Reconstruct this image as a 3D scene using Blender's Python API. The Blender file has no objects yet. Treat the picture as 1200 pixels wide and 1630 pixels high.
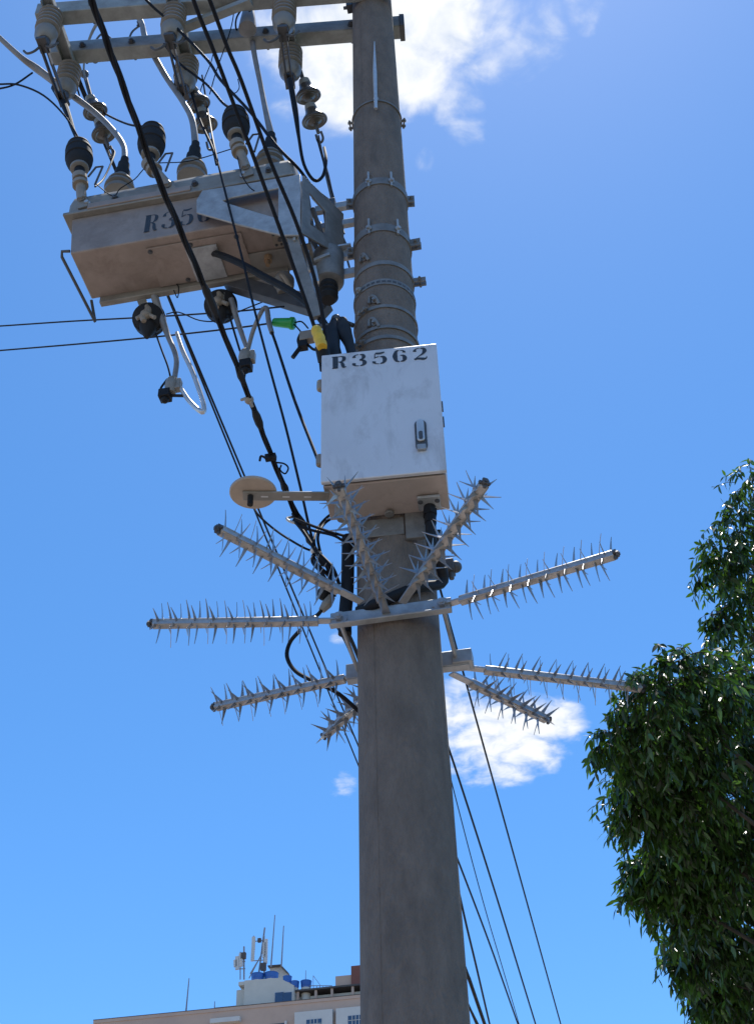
import bpy, bmesh, math, random
import numpy as np
from mathutils import Vector, Matrix
random.seed(7); rng = np.random.default_rng(7)
rad = math.radians
scene = bpy.context.scene

# ------------------------------------------------------------------ camera, sky, sun, exposure
FPX = 2060.0; PITCH = rad(41.0); ROLL = rad(1.8)
CAMP = np.array([0.0, 0.0, 1.6])
_F = np.array([0, math.cos(PITCH), math.sin(PITCH)]); _R0 = np.array([1.0, 0, 0]); _U0 = np.array([0, -math.sin(PITCH), math.cos(PITCH)])
_R = math.cos(ROLL)*_R0 - math.sin(ROLL)*_U0; _U = math.sin(ROLL)*_R0 + math.cos(ROLL)*_U0
cd = bpy.data.cameras.new('camera'); cam = bpy.data.objects.new('camera', cd); scene.collection.objects.link(cam)
cd.sensor_fit = 'VERTICAL'; cd.sensor_height = 36.0; cd.lens = FPX/1630*36.0
cd.clip_start = 0.05; cd.clip_end = 3000
mw = Matrix.Identity(4)
for i in range(3):
    mw[i][0] = _R[i]; mw[i][1] = _U[i]; mw[i][2] = -_F[i]; mw[i][3] = CAMP[i]
cam.matrix_world = mw
scene.camera = cam

SUN_EL = rad(74); SUN_AZ = rad(18)          # azimuth to the right of +Y
world = bpy.data.worlds.new('World'); scene.world = world; world.use_nodes = True
scene.view_settings.view_transform = 'Standard'; scene.view_settings.look = 'None'
scene.view_settings.gamma = 1.0; scene.view_settings.exposure = 0.45

def pix_dir(x, y):
    d = _F + (x-600)/FPX*_R - (y-815)/FPX*_U
    return d/np.linalg.norm(d)
def build_world():
    nt = world.node_tree; N = nt.nodes; L = nt.links; N.clear()
    out = N.new('ShaderNodeOutputWorld'); bg = N.new('ShaderNodeBackground'); sky = N.new('ShaderNodeTexSky')
    sky.sky_type = 'NISHITA'; sky.sun_disc = False; sky.sun_elevation = SUN_EL; sky.sun_rotation = SUN_AZ
    sky.air_density = 0.68; sky.dust_density = 0.15; sky.ozone_density = 4.0; sky.altitude = 0
    bg.inputs['Strength'].default_value = 0.15
    hs = N.new('ShaderNodeHueSaturation'); hs.inputs['Hue'].default_value = 0.496; hs.inputs['Saturation'].default_value = 1.2; hs.inputs['Value'].default_value = 1.27
    L.new(sky.outputs[0], hs.inputs['Color'])
    geo = N.new('ShaderNodeNewGeometry'); neg = N.new('ShaderNodeVectorMath'); neg.operation = 'SCALE'; neg.inputs['Scale'].default_value = -1
    L.new(geo.outputs['Incoming'], neg.inputs[0]); D = neg.outputs[0]
    sep = N.new('ShaderNodeSeparateXYZ'); L.new(D, sep.inputs[0])
    mz = N.new('ShaderNodeMath'); mz.operation = 'MAXIMUM'; mz.inputs[1].default_value = 0.05; L.new(sep.outputs[2], mz.inputs[0])
    dv = N.new('ShaderNodeVectorMath'); dv.operation = 'DIVIDE'
    cb = N.new('ShaderNodeCombineXYZ')
    for i in range(3): L.new(mz.outputs[0], cb.inputs[i])
    L.new(D, dv.inputs[0]); L.new(cb.outputs[0], dv.inputs[1])
    def noise(scale, detail, rough, dist=0.0):
        n = N.new('ShaderNodeTexNoise'); n.inputs['Scale'].default_value = scale; n.inputs['Detail'].default_value = detail
        n.inputs['Roughness'].default_value = rough; n.inputs['Distortion'].default_value = dist
        L.new(dv.outputs[0], n.inputs['Vector']); return n.outputs['Fac']
    # (x, y, radius in px, strength)
    blobs = [(640,35,150,1.15),(560,85,150,1.2),(500,60,115,1.05),(700,30,115,1.1),(660,110,90,.95),(770,25,95,.72),(745,95,80,.62),(732,160,70,.62),(742,205,55,.6),(795,90,80,.58),(850,45,85,.56),(930,10,60,.5),(677,253,38,.55),
             (540,160,62,.85),(430,45,95,.62),(455,150,60,.45),
             (725,1165,95,.8),(790,1170,100,.9),(850,1165,85,.92),(890,1150,62,.85),(810,1210,65,.72),(730,1110,60,.6),(870,1190,60,.75),(760,1215,60,.62),
             (550,1248,34,.47),(534,1258,28,.42),(541,1016,28,.5),(690,1150,80,.9)]
    acc = None
    for (x, y, r, k) in blobs:
        c = pix_dir(x, y)
        dn = N.new('ShaderNodeVectorMath'); dn.operation = 'DISTANCE'; dn.inputs[1].default_value = c; L.new(D, dn.inputs[0])
        mr = N.new('ShaderNodeMapRange'); mr.interpolation_type = 'SMOOTHSTEP'
        mr.inputs['From Min'].default_value = r*1.15/FPX; mr.inputs['From Max'].default_value = r*0.25/FPX
        mr.inputs['To Min'].default_value = 0; mr.inputs['To Max'].default_value = k
        L.new(dn.outputs['Value'], mr.inputs['Value'])
        if acc is None: acc = mr.outputs[0]
        else:
            m = N.new('ShaderNodeMath'); m.operation = 'MAXIMUM'; L.new(acc, m.inputs[0]); L.new(mr.outputs[0], m.inputs[1]); acc = m.outputs[0]
    n1 = noise(9, 9, .58, .5); n2 = noise(26, 8, .55, .4)
    def math_(op, a, b):
        m = N.new('ShaderNodeMath'); m.operation = op
        for i, v in enumerate((a, b)):
            if isinstance(v, (int, float)): m.inputs[i].default_value = v
            else: L.new(v, m.inputs[i])
        return m.outputs[0]
    nn = math_('ADD', math_('MULTIPLY', math_('SUBTRACT', n1, .5), 1.25), math_('MULTIPLY', math_('SUBTRACT', n2, .5), .75))
    gate = N.new('ShaderNodeMapRange'); gate.inputs['From Min'].default_value = 0.0; gate.inputs['From Max'].default_value = .25; L.new(acc, gate.inputs['Value'])
    den = math_('ADD', acc, math_('MULTIPLY', nn, gate.outputs[0]))
    fac = N.new('ShaderNodeMapRange'); fac.interpolation_type = 'SMOOTHSTEP'
    fac.inputs['From Min'].default_value = .34; fac.inputs['From Max'].default_value = 1.0; L.new(den, fac.inputs['Value'])
    fm = math_('MULTIPLY', fac.outputs[0], .97)
    # cloud body: white with faint blue-grey hollows
    ramp = N.new('ShaderNodeMapRange'); ramp.inputs['From Min'].default_value = .30; ramp.inputs['From Max'].default_value = .55; L.new(n2, ramp.inputs['Value'])
    cm = N.new('ShaderNodeMix'); cm.data_type = 'RGBA'; cm.inputs['A'].default_value = (3.5, 3.9, 4.6, 1); cm.inputs['B'].default_value = (5.0, 5.1, 5.2, 1)
    L.new(ramp.outputs[0], cm.inputs['Factor'])
    mx = N.new('ShaderNodeMix'); mx.data_type = 'RGBA'
    L.new(fm, mx.inputs['Factor']); L.new(hs.outputs[0], mx.inputs['A']); L.new(cm.outputs['Result'], mx.inputs['B'])
    L.new(mx.outputs['Result'], bg.inputs['Color']); L.new(bg.outputs[0], out.inputs['Surface'])
build_world()
sl = bpy.data.lights.new('sun', 'SUN'); sl.energy = 3.6; sl.angle = rad(0.5); sl.color = (1.0, .95, .87)
sun = bpy.data.objects.new('sun', sl); scene.collection.objects.link(sun)
sdir = Vector((math.cos(SUN_EL)*math.sin(SUN_AZ), math.cos(SUN_EL)*math.cos(SUN_AZ), math.sin(SUN_EL)))
sun.rotation_euler = sdir.to_track_quat('Z', 'Y').to_euler(); sun.location = (0, 0, 60)

# ------------------------------------------------------------------ street frame: a = across (right), s = along the street (away), z = up; origin at the pole's foot
PHI = rad(9.8)
A_ = np.array([math.cos(PHI), -math.sin(PHI), 0]); S_ = np.array([math.sin(PHI), math.cos(PHI), 0]); Z_ = np.array([0, 0, 1.0])
O_ = np.array([0.0704, 4.1605, 0.0])
def W(a, s, z): return O_ + a*A_ + s*S_ + z*Z_
def PS(x, y, s):       # the point seen at (x, y) that lies s metres beyond the pole's axis
    d = pix_dir(x, y); t = (s-(CAMP-O_)@S_)/(d@S_); return CAMP+d*t
def PZ(x, y, z):       # the point seen at (x, y) that lies at height z
    d = pix_dir(x, y); return CAMP+d*((z-CAMP[2])/d[2])
def PD(x, y, depth):   # the point seen at (x, y) at a given depth
    d = pix_dir(x, y); return CAMP+d*(depth/(d@_F))
def pole_r(z): return 0.5*(0.348-0.0146*(z-3.06))

# ------------------------------------------------------------------ materials
def mat(name, col, rough=.6, metal=0.0, var=.18, scale=6.0, bump=.0, bscale=60.0, stain=None, stain_amt=.5, stain_scale=3.0, stretch=(1,1,1), spec=None, island=0.0, transl=0.0):
    m = bpy.data.materials.new(name); m.use_nodes = True
    nt = m.node_tree; N = nt.nodes; L = nt.links; b = N['Principled BSDF']
    tc = N.new('ShaderNodeTexCoord'); mp = N.new('ShaderNodeMapping'); mp.inputs['Scale'].default_value = stretch; L.new(tc.outputs['Object'], mp.inputs[0])
    n = N.new('ShaderNodeTexNoise'); n.inputs['Scale'].default_value = scale; n.inputs['Detail'].default_value = 8; n.inputs['Roughness'].default_value = .65; L.new(mp.outputs[0], n.inputs['Vector'])
    mr = N.new('ShaderNodeMapRange'); mr.inputs['From Min'].default_value = .3; mr.inputs['From Max'].default_value = .7
    mr.inputs['To Min'].default_value = 1-var; mr.inputs['To Max'].default_value = 1+var; L.new(n.outputs['Fac'], mr.inputs['Value'])
    v = N.new('ShaderNodeVectorMath'); v.operation = 'SCALE'; v.inputs[0].default_value = col[:3]; L.new(mr.outputs[0], v.inputs['Scale'])
    c = v.outputs[0]
    if island:
        g = N.new('ShaderNodeNewGeometry'); m2 = N.new('ShaderNodeMapRange'); m2.inputs['To Min'].default_value = 1-island; m2.inputs['To Max'].default_value = 1+island; L.new(g.outputs['Random Per Island'], m2.inputs['Value'])
        v2 = N.new('ShaderNodeVectorMath'); v2.operation = 'SCALE'; L.new(c, v2.inputs[0]); L.new(m2.outputs[0], v2.inputs['Scale']); c = v2.outputs[0]
    if stain:
        n3 = N.new('ShaderNodeTexNoise'); n3.inputs['Scale'].default_value = stain_scale; n3.inputs['Detail'].default_value = 10; n3.inputs['Roughness'].default_value = .7; n3.inputs['Distortion'].default_value = .4; L.new(mp.outputs[0], n3.inputs['Vector'])
        m3 = N.new('ShaderNodeMapRange'); m3.inputs['From Min'].default_value = .5; m3.inputs['From Max'].default_value = .72; m3.inputs['To Max'].default_value = stain_amt; L.new(n3.outputs['Fac'], m3.inputs['Value'])
        x = N.new('ShaderNodeMix'); x.data_type = 'RGBA'; x.inputs['B'].default_value = (*stain, 1); L.new(m3.outputs[0], x.inputs['Factor']); L.new(c, x.inputs['A']); c = x.outputs['Result']
    L.new(c, b.inputs['Base Color'])
    b.inputs['Roughness'].default_value = rough; b.inputs['Metallic'].default_value = metal
    if spec is not None: b.inputs['Specular IOR Level'].default_value = spec
    if bump:
        n2 = N.new('ShaderNodeTexNoise'); n2.inputs['Scale'].default_value = bscale; n2.inputs['Detail'].default_value = 6; L.new(mp.outputs[0], n2.inputs['Vector'])
        bp = N.new('ShaderNodeBump'); bp.inputs['Strength'].default_value = bump; bp.inputs['Distance'].default_value = .01; L.new(n2.outputs['Fac'], bp.inputs['Height']); L.new(bp.outputs[0], b.inputs['Normal'])
    if transl:
        o = N['Material Output']; t = N.new('ShaderNodeBsdfTranslucent'); tv = N.new('ShaderNodeVectorMath'); tv.operation = 'MULTIPLY'; tv.inputs[1].default_value = (1.5, 1.7, .5); L.new(c, tv.inputs[0]); L.new(tv.outputs[0], t.inputs['Color'])
        ms = N.new('ShaderNodeMixShader'); ms.inputs[0].default_value = transl; L.new(b.outputs[0], ms.inputs[1]); L.new(t.outputs[0], ms.inputs[2]); L.new(ms.outputs[0], o.inputs['Surface'])
    return m
MT = dict(
    concrete=mat('weathered_concrete', (.172,.136,.112), .92, var=.20, scale=16, bump=1.0, bscale=110, stain=(.085,.075,.068), stain_amt=.55, stain_scale=7, stretch=(1,1,.45)),
    galv=mat('galvanised_steel', (.36,.37,.38), .5, .35, var=.22, scale=18, bump=.1, stain=(.19,.17,.15), stain_amt=.5, stain_scale=7),
    spike=mat('spike_steel', (.42,.42,.42), .36, .45, var=.2, scale=25, stain=(.22,.19,.16), stain_amt=.45, stain_scale=14),
    blade=mat('spike_blade_steel', (.33,.335,.345), .32, .55, var=.25, scale=30),
    core=mat('spike_core_steel', (.42,.39,.36), .42, .25, var=.3, scale=22, stain=(.17,.13,.10), stain_amt=.6, stain_scale=16),
    beam=mat('crossarm_steel', (.27,.285,.28), .6, .2, var=.25, scale=9, bump=.15, stain=(.14,.12,.10), stain_amt=.55, stain_scale=5),
    tank=mat('tank_metal', (.29,.232,.20), .55, .2, var=.18, scale=6, bump=.08, bscale=20, stain=(.16,.115,.09), stain_amt=.7, stain_scale=5),
    lid=mat('lid_metal', (.25,.235,.21), .55, .2, var=.18, scale=8, stain=(.14,.115,.095), stain_amt=.65, stain_scale=6),
    cab=mat('cabinet_paint', (.62,.62,.65), .42, .1, var=.06, scale=5, bump=.03, bscale=8, stain=(.36,.345,.35), stain_amt=.85, stain_scale=6, stretch=(1,1,.5)),
    cbody_bounce=mat('cabinet_body_bounce_tint', (.46,.385,.345), .5, .15, var=.12, scale=6, stain=(.24,.18,.145), stain_amt=.6, stain_scale=6),  # the cabinet's paint again, with warm ground bounce put into the colour
    black=mat('black_rubber', (.012,.012,.014), .6, var=.3, scale=12, spec=.25),
    cable=mat('black_cable', (.009,.010,.014), .65, var=.3, scale=20, spec=.2),
    paint=mat('black_stencil_paint', (.03,.035,.045), .6, var=.25, scale=40),
    gcab=mat('grey_cable', (.21,.21,.215), .5, .1, var=.2, scale=14, stain=(.16,.14,.13), stain_amt=.5, stain_scale=9),
    band=mat('weathered_band_steel', (.20,.195,.19), .6, .3, var=.25, scale=16, stain=(.12,.10,.085), stain_amt=.6, stain_scale=9),
    alu=mat('bare_aluminium', (.55,.55,.55), .35, .5, var=.15, scale=20),
    porc=mat('grey_porcelain', (.205,.195,.178), .35, var=.14, scale=10, stain=(.15,.13,.11), stain_amt=.5, stain_scale=8),
    brown=mat('brown_glazed_disc', (.07,.062,.055), .3, var=.2, scale=12),
    poly=mat('dark_polymer', (.020,.020,.022), .7, var=.2, scale=12, spec=.25),
    tan=mat('tan_porcelain', (.26,.22,.175), .5, var=.2, scale=18, stain=(.25,.18,.13), stain_amt=.5, stain_scale=12),
    rust=mat('rusty_copper', (.33,.21,.12), .55, .3, var=.3, scale=16),
    yellow=mat('yellow_tape', (.75,.45,.03), .5, var=.2, scale=20),
    green=mat('green_plastic', (.02,.32,.06), .35, var=.1, scale=20),
    beige=mat('beige_plastic', (.40,.32,.25), .5, var=.12, scale=15),
    dsteel=mat('dark_steel', (.085,.085,.09), .55, .3, var=.25, scale=14),
    leaf=mat('glossy_leaf', (.042,.086,.027), .29, var=.3, scale=3, island=.65, transl=.42, spec=.7),
    bark=mat('bark', (.05,.04,.03), .9, var=.35, scale=9, bump=.5, stretch=(1,1,.3)),
    fac=mat('tan_plaster', (.50,.355,.275), .9, var=.06, scale=.6, stain=(.36,.26,.23), stain_amt=.4, stain_scale=.25),
    white=mat('white_plaster', (.58,.54,.47), .9, var=.07, scale=.8, stain=(.42,.40,.36), stain_amt=.5, stain_scale=.4),
    wpan=mat('white_panel', (.56,.54,.51), .8, var=.06, scale=1),
    glass=mat('window_glass', (.05,.09,.16), .1, var=.2, scale=.5),
    bdark=mat('recess_shade_dark_trim', (.09,.08,.075), .9, var=.2, scale=1),  # recess shade put into a dark colour; also dark roof edges and radios
    btank=mat('blue_tank_plastic', (.02,.10,.36), .4, var=.12, scale=2),
    mast=mat('mast_metal', (.25,.25,.27), .6, var=.2, scale=2),
    red=mat('red_brick_paint', (.20,.075,.055), .8, var=.15, scale=2),
    ground=mat('earth', (.34,.28,.22), .95, var=.2, scale=.4, bump=.3, bscale=8),
    added_lawn=mat('added_dark_lawn', (.075,.085,.04), .95, var=.3, scale=1.5, bump=.5, bscale=60),
    asphalt=mat('asphalt', (.20,.172,.15), .9, var=.2, scale=1.2, bump=.4, bscale=90),
    walk=mat('pavement', (.58,.46,.385), .9, var=.14, scale=1.5, bump=.25, bscale=30, stain=(.3,.25,.21), stain_amt=.5, stain_scale=.8),
    kerb=mat('kerb_stone', (.40,.37,.34), .9, var=.15, scale=3),
    line=mat('road_paint', (.75,.72,.62), .8, var=.12, scale=6),
)

# ------------------------------------------------------------------ mesh helpers
def nrm(v): v = np.asarray(v, float); return v/(np.linalg.norm(v)+1e-12)
def frame(d, up=(0,0,1)):
    d = nrm(d); up = np.asarray(up, float)
    if abs(d@nrm(up)) > .97: up = np.array([1.0, 0.1, 0])
    x = nrm(np.cross(up, d)); y = np.cross(d, x); return x, y, d
def smooth_pts(P, n=6):
    P = [np.asarray(p, float) for p in P]
    if len(P) < 3: return P
    Q = [2*P[0]-P[1]] + P + [2*P[-1]-P[-2]]; out = []
    for i in range(1, len(Q)-2):
        p0, p1, p2, p3 = Q[i-1:i+3]
        for k in range(n):
            t = k/n; out.append(.5*((2*p1)+(-p0+p2)*t+(2*p0-5*p1+4*p2-p3)*t*t+(-p0+3*p1-3*p2+p3)*t**3))
    out.append(P[-1]); return out
class MB:
    def __init__(self): self.v = []; self.f = []
    def add(self, vs, fs):
        o = len(self.v); self.v += [tuple(map(float, p)) for p in vs]; self.f += [tuple(i+o for i in q) for q in fs]; return self
    def tube(self, P, r, n=10, smooth=True, k=6, cap=True):
        rs = r if isinstance(r, (list, tuple)) else None
        Q = smooth_pts(P, k) if smooth else [np.asarray(p, float) for p in P]
        m = len(Q); R = [np.interp(i/(m-1)*(len(rs)-1), range(len(rs)), rs) for i in range(m)] if rs else [r]*m
        T = [nrm(Q[min(i+1, m-1)]-Q[max(i-1, 0)]) for i in range(m)]
        x, y, _ = frame(T[0]); vs = []
        for i in range(m):
            x = nrm(x-(x@T[i])*T[i]); y = np.cross(T[i], x)
            for j in range(n):
                a = 2*math.pi*j/n; vs.append(Q[i]+R[i]*(math.cos(a)*x+math.sin(a)*y))
        fs = [(i*n+j, i*n+(j+1) % n, (i+1)*n+(j+1) % n, (i+1)*n+j) for i in range(m-1) for j in range(n)]
        if cap: fs += [tuple(range(n))[::-1], tuple((m-1)*n+j for j in range(n))]
        return self.add(vs, fs)
    def lathe(self, A, B, prof, n=24, cap=True):    # prof: (t along A->B, radius)
        A = np.asarray(A, float); B = np.asarray(B, float); x, y, d = frame(B-A); L = np.linalg.norm(B-A); vs = []
        for t, r in prof:
            for j in range(n):
                a = 2*math.pi*j/n; vs.append(A+d*t*L+r*(math.cos(a)*x+math.sin(a)*y))
        m = len(prof); fs = [(i*n+j, i*n+(j+1) % n, (i+1)*n+(j+1) % n, (i+1)*n+j) for i in range(m-1) for j in range(n)]
        if cap: fs += [tuple(range(n))[::-1], tuple((m-1)*n+j for j in range(n))]
        return self.add(vs, fs)
    def cyl(self, A, B, r, n=16): return self.lathe(A, B, [(0, r), (1, r)], n)
    def box(self, c, X, Y, Z):                      # half-axis vectors
        c, X, Y, Z = (np.asarray(q, float) for q in (c, X, Y, Z))
        vs = [c+i*X+j*Y+k*Z for k in (-1, 1) for j in (-1, 1) for i in (-1, 1)]
        return self.add(vs, [(0,2,3,1),(4,5,7,6),(0,1,5,4),(2,6,7,3),(0,4,6,2),(1,3,7,5)])
    def bar(self, A, B, w, h, up=(0,0,1)):          # w sideways, h along up
        A = np.asarray(A, float); B = np.asarray(B, float); x, y, d = frame(B-A, up)
        return self.box((A+B)/2, x*w/2, y*h/2, (B-A)/2)
    def prism(self, P, thick):                      # extrude polygon of 3-D points by vector
        n = len(P); P = [np.asarray(p, float) for p in P]; t = np.asarray(thick, float)
        return self.add(P+[p+t for p in P], [tuple(range(n))[::-1], tuple(range(n, 2*n))]+[(i, (i+1) % n, n+(i+1) % n, n+i) for i in range(n)])
    def holed(self, outer, inner, thick):           # frame plate with a hole; same vertex count
        n = len(outer); t = np.asarray(thick, float); o = [np.asarray(p, float) for p in outer]; q = [np.asarray(p, float) for p in inner]
        vs = o+q+[p+t for p in o]+[p+t for p in q]; fs = []
        for i in range(n):
            j = (i+1) % n
            fs += [(i, n+i, n+j, j), (2*n+i, 2*n+j, 3*n+j, 3*n+i), (i, j, 2*n+j, 2*n+i), (n+i, 3*n+i, 3*n+j, n+j)]
        return self.add(vs, fs)
    def ring(self, c, r, h, t, n=40, a0=0, a1=2*math.pi):   # horizontal band
        vs = []; full = abs(a1-a0-2*math.pi) < 1e-6; m = n if full else n+1
        for i in range(m):
            a = a0+(a1-a0)*i/n; u = np.array([math.cos(a), math.sin(a), 0])
            for rr, zz in ((r, -h/2), (r+t, -h/2), (r+t, h/2), (r, h/2)): vs.append(np.asarray(c)+u*rr+Z_*zz)
        fs = []
        for i in range(n):
            j = (i+1) % m
            for k in range(4): fs.append((i*4+k, j*4+k, j*4+(k+1) % 4, i*4+(k+1) % 4))
        if not full: fs += [(0,1,2,3), tuple(4*n+k for k in (3,2,1,0))]
        return self.add(vs, fs)
    def ball(self, c, r, n=12):
        x = [(.5-.5*math.cos(math.pi*i/8), max(1e-4, math.sin(math.pi*i/8)*r)) for i in range(9)]
        c = np.asarray(c, float); return self.lathe(c-Z_*r, c+Z_*r, x, n)
    def bolt(self, p, d, r=.012, h=.014):
        p = np.asarray(p, float); d = nrm(d); self.lathe(p, p+d*.004, [(0, r*1.5), (1, r*1.5)], 14); return self.lathe(p+d*.004, p+d*h, [(0, r), (1, r)], 6)
def mesh_of(mb, origin, name, sharp=35):
    me = bpy.data.meshes.new(name); o = np.asarray(origin, float)
    me.from_pydata([tuple(np.asarray(p)-o) for p in mb.v], [], mb.f); me.validate()
    bm = bmesh.new(); bm.from_mesh(me); bmesh.ops.recalc_face_normals(bm, faces=bm.faces); bm.to_mesh(me); bm.free()
    me.polygons.foreach_set('use_smooth', [True]*len(me.polygons)); me.set_sharp_from_angle(angle=rad(sharp)); me.update(); return me
def link(o): scene.collection.objects.link(o); return o
def thing(name, loc, label, cat, group=None):
    o = link(bpy.data.objects.new(name, None)); o.empty_display_size = .1; o.location = tuple(loc); o['label'] = label; o['category'] = cat
    if group: o['group'] = group
    return o
def origin(o):
    p = np.zeros(3)
    while o is not None: p = p+np.array(o.location); o = o.parent
    return p
def part(name, mb, m, parent, bevel=0.0, label=None, sharp=35):
    me = mesh_of(mb, origin(parent), name, sharp); o = link(bpy.data.objects.new(name, me)); me.materials.append(MT[m]); o.parent = parent
    if bevel: bv = o.modifiers.new('bevel', 'BEVEL'); bv.width = bevel; bv.segments = 2; bv.limit_method = 'ANGLE'; bv.angle_limit = rad(40)
    if label: o['label'] = label
    return o
def single(name, mb, m, label=None, cat=None, group=None, kind=None, bevel=0.0):
    c = np.mean(np.array(mb.v), axis=0) if kind is None else np.zeros(3)
    me = mesh_of(mb, c, name); o = link(bpy.data.objects.new(name, me)); o.location = tuple(c); me.materials.append(MT[m])
    if label: o['label'] = label; o['category'] = cat
    if group: o['group'] = group
    if kind: o['kind'] = kind
    if bevel: bv = o.modifiers.new('bevel', 'BEVEL'); bv.width = bevel; bv.segments = 2; bv.limit_method = 'ANGLE'; bv.angle_limit = rad(40)
    return o

# ------------------------------------------------------------------ stencil numerals (unit box; x, y, stroke width)
GLYPH = {
 'R': [[(.17,.0,.22),(.17,1.0,.22)], [(.0,.985,.0),(.0,.985,.06),(.36,.985,.06)], [(.0,.015,.06),(.34,.015,.06)],
       [(.36,.0,.08),(.36,1.0,.08)], [(.42,.97,.06),(.66,.96,.08),(.82,.85,.2),(.8,.66,.2),(.62,.53,.07),(.42,.52,.05)],
       [(.5,.5,.05),(.68,.42,.14),(.74,.22,.2),(.8,.05,.14),(.98,.06,.04)]],
 '3': [[(.13,.74,.2),(.14,.84,.16),(.24,.95,.06),(.46,.98,.05)], [(.53,.97,.05),(.74,.92,.16),(.8,.76,.22),(.72,.6,.14),(.5,.53,.05)],
       [(.5,.49,.05),(.76,.44,.14),(.86,.25,.24),(.76,.08,.16),(.53,.02,.05)], [(.46,.02,.05),(.22,.06,.07),(.12,.18,.2),(.13,.28,.18)]],
 '5': [[(.2,.93,.13),(.5,.9,.15),(.84,.96,.1)], [(.18,.88,.05),(.15,.52,.05)], [(.15,.53,.05),(.3,.6,.07),(.46,.62,.05)],
       [(.52,.62,.05),(.78,.55,.18),(.86,.32,.24),(.76,.1,.16),(.52,.02,.05)], [(.45,.02,.05),(.22,.06,.07),(.12,.18,.2),(.13,.26,.18)]],
 '6': [[(.47,.98,.05),(.26,.9,.16),(.17,.5,.27),(.26,.12,.16),(.47,.02,.05)], [(.53,.98,.05),(.72,.94,.07),(.8,.82,.17),(.79,.76,.16)],
       [(.53,.55,.05),(.76,.49,.16),(.84,.28,.24),(.76,.08,.16),(.53,.02,.05)]],
 '2': [[(.13,.72,.2),(.15,.83,.16),(.26,.95,.06),(.47,.98,.05)], [(.53,.98,.05),(.76,.92,.16),(.82,.72,.23),(.7,.5,.14),(.46,.34,.07),(.2,.16,.05)],
       [(.08,.07,.13),(.4,.11,.16),(.72,.05,.18),(.92,.1,.08),(.95,.24,.04)]],
}
def lettering(text, P0, X, Y, N, w, h, gap):         # P0 = lower-left, X/Y unit, N outward
    mb = MB()
    for i, ch in enumerate(text):
        o = np.asarray(P0)+X*(i*(w+gap))
        for st in GLYPH[ch]:
            pts = smooth_pts([np.array([x, y, q]) for x, y, q in st], 7) if len(st) > 2 else [np.array(q) for q in st]
            vs = []
            for k, p in enumerate(pts):
                t = nrm((pts[min(k+1, len(pts)-1)]-pts[max(k-1, 0)])[:2]*np.array([w, h])); nn = np.array([-t[1], t[0]])
                for sg in (-1, 1):
                    vs.append(o+X*(p[0]*w+sg*nn[0]*p[2]*w*.62)+Y*(p[1]*h+sg*nn[1]*p[2]*w*.62))
            n = len(pts); fs = [(2*k, 2*k+1, 2*k+3, 2*k+2) for k in range(n-1)]
            dup = [v+N*.0012 for v in vs]
            mb.add(dup, fs)
    return mb

# ------------------------------------------------------------------ the setting: ground, road, pavement
def slab(a0, a1, s0, s1, z): 
    return MB().add([W(a0,s0,z), W(a1,s0,z), W(a1,s1,z), W(a0,s1,z)], [(0,1,2,3)])
single('ground', slab(-900, 900, -900, 1500, -.12), 'ground', kind='structure')
single('road', slab(-9.0, -.75, -150, 300, -.112), 'asphalt', kind='structure')
mb = MB(); mb.prism([W(-.6,-150,-.12), W(2.1,-150,-.12), W(2.1,300,-.12), W(-.6,300,-.12)], (0,0,.12)); single('pavement', mb, 'walk', kind='structure')
single('added_lawn', slab(2.1, 30, -150, 300, -.02), 'added_lawn', kind='structure')  # unseen dark ground, added to cut the bounce light onto the tree
mb = MB(); mb.prism([W(-.75,-150,-.12), W(-.603,-150,-.12), W(-.603,300,-.12), W(-.75,300,-.12)], (0,0,.123)); single('kerb', mb, 'kerb', kind='structure')
mb = MB()
for k in range(-20, 40): mb.add([W(-4.95,k*6,-.108), W(-4.83,k*6,-.108), W(-4.83,k*6+3,-.108), W(-4.95,k*6+3,-.108)], [(0,1,2,3)])
single('road_marking', mb, 'line', kind='structure')

# ------------------------------------------------------------------ the utility pole and its bands
pole = thing('utility_pole', W(0,0,0), 'tall tapering grey concrete utility pole rising through the middle of the photo', 'utility pole')
mb = MB(); mb.lathe(W(0,0,-.3), W(0,0,11.2), [(0, pole_r(0)+.004)]+[(t/40, pole_r(-.3+11.5*t/40)) for t in range(1, 41)], 56)
part('shaft', mb, 'concrete', pole)
def front_z(x, y):          # height of the pole surface seen at (x, y)
    z = 6.0
    for _ in range(8): z = PS(x, y, -pole_r(z))[2]
    return z
for dg in (-27, 153):
    zz_ = np.linspace(.2, 11.1, 24); u_ = W(math.sin(rad(dg)), -math.cos(rad(dg)), 0)-W(0,0,0)
    mb = MB(); mb.tube([W(0,0,z)+u_*(pole_r(z)-.0012) for z in zz_], .0034, 6, smooth=False); part('mould_seam', mb, 'concrete', pole)
FACE = nrm(CAMP*np.array([1,1,0])-W(0,0,0)*np.array([1,1,0])); FSIDE = np.cross(Z_, FACE)
def polar(deg, r, z):       # 0 = towards the viewer, + = to the right
    a = rad(deg); return W(0,0,z)+r*(math.cos(a)*FACE+math.sin(a)*FSIDE)
def on_pole(x, y): 
    z = front_z(x, y); return z
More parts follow.
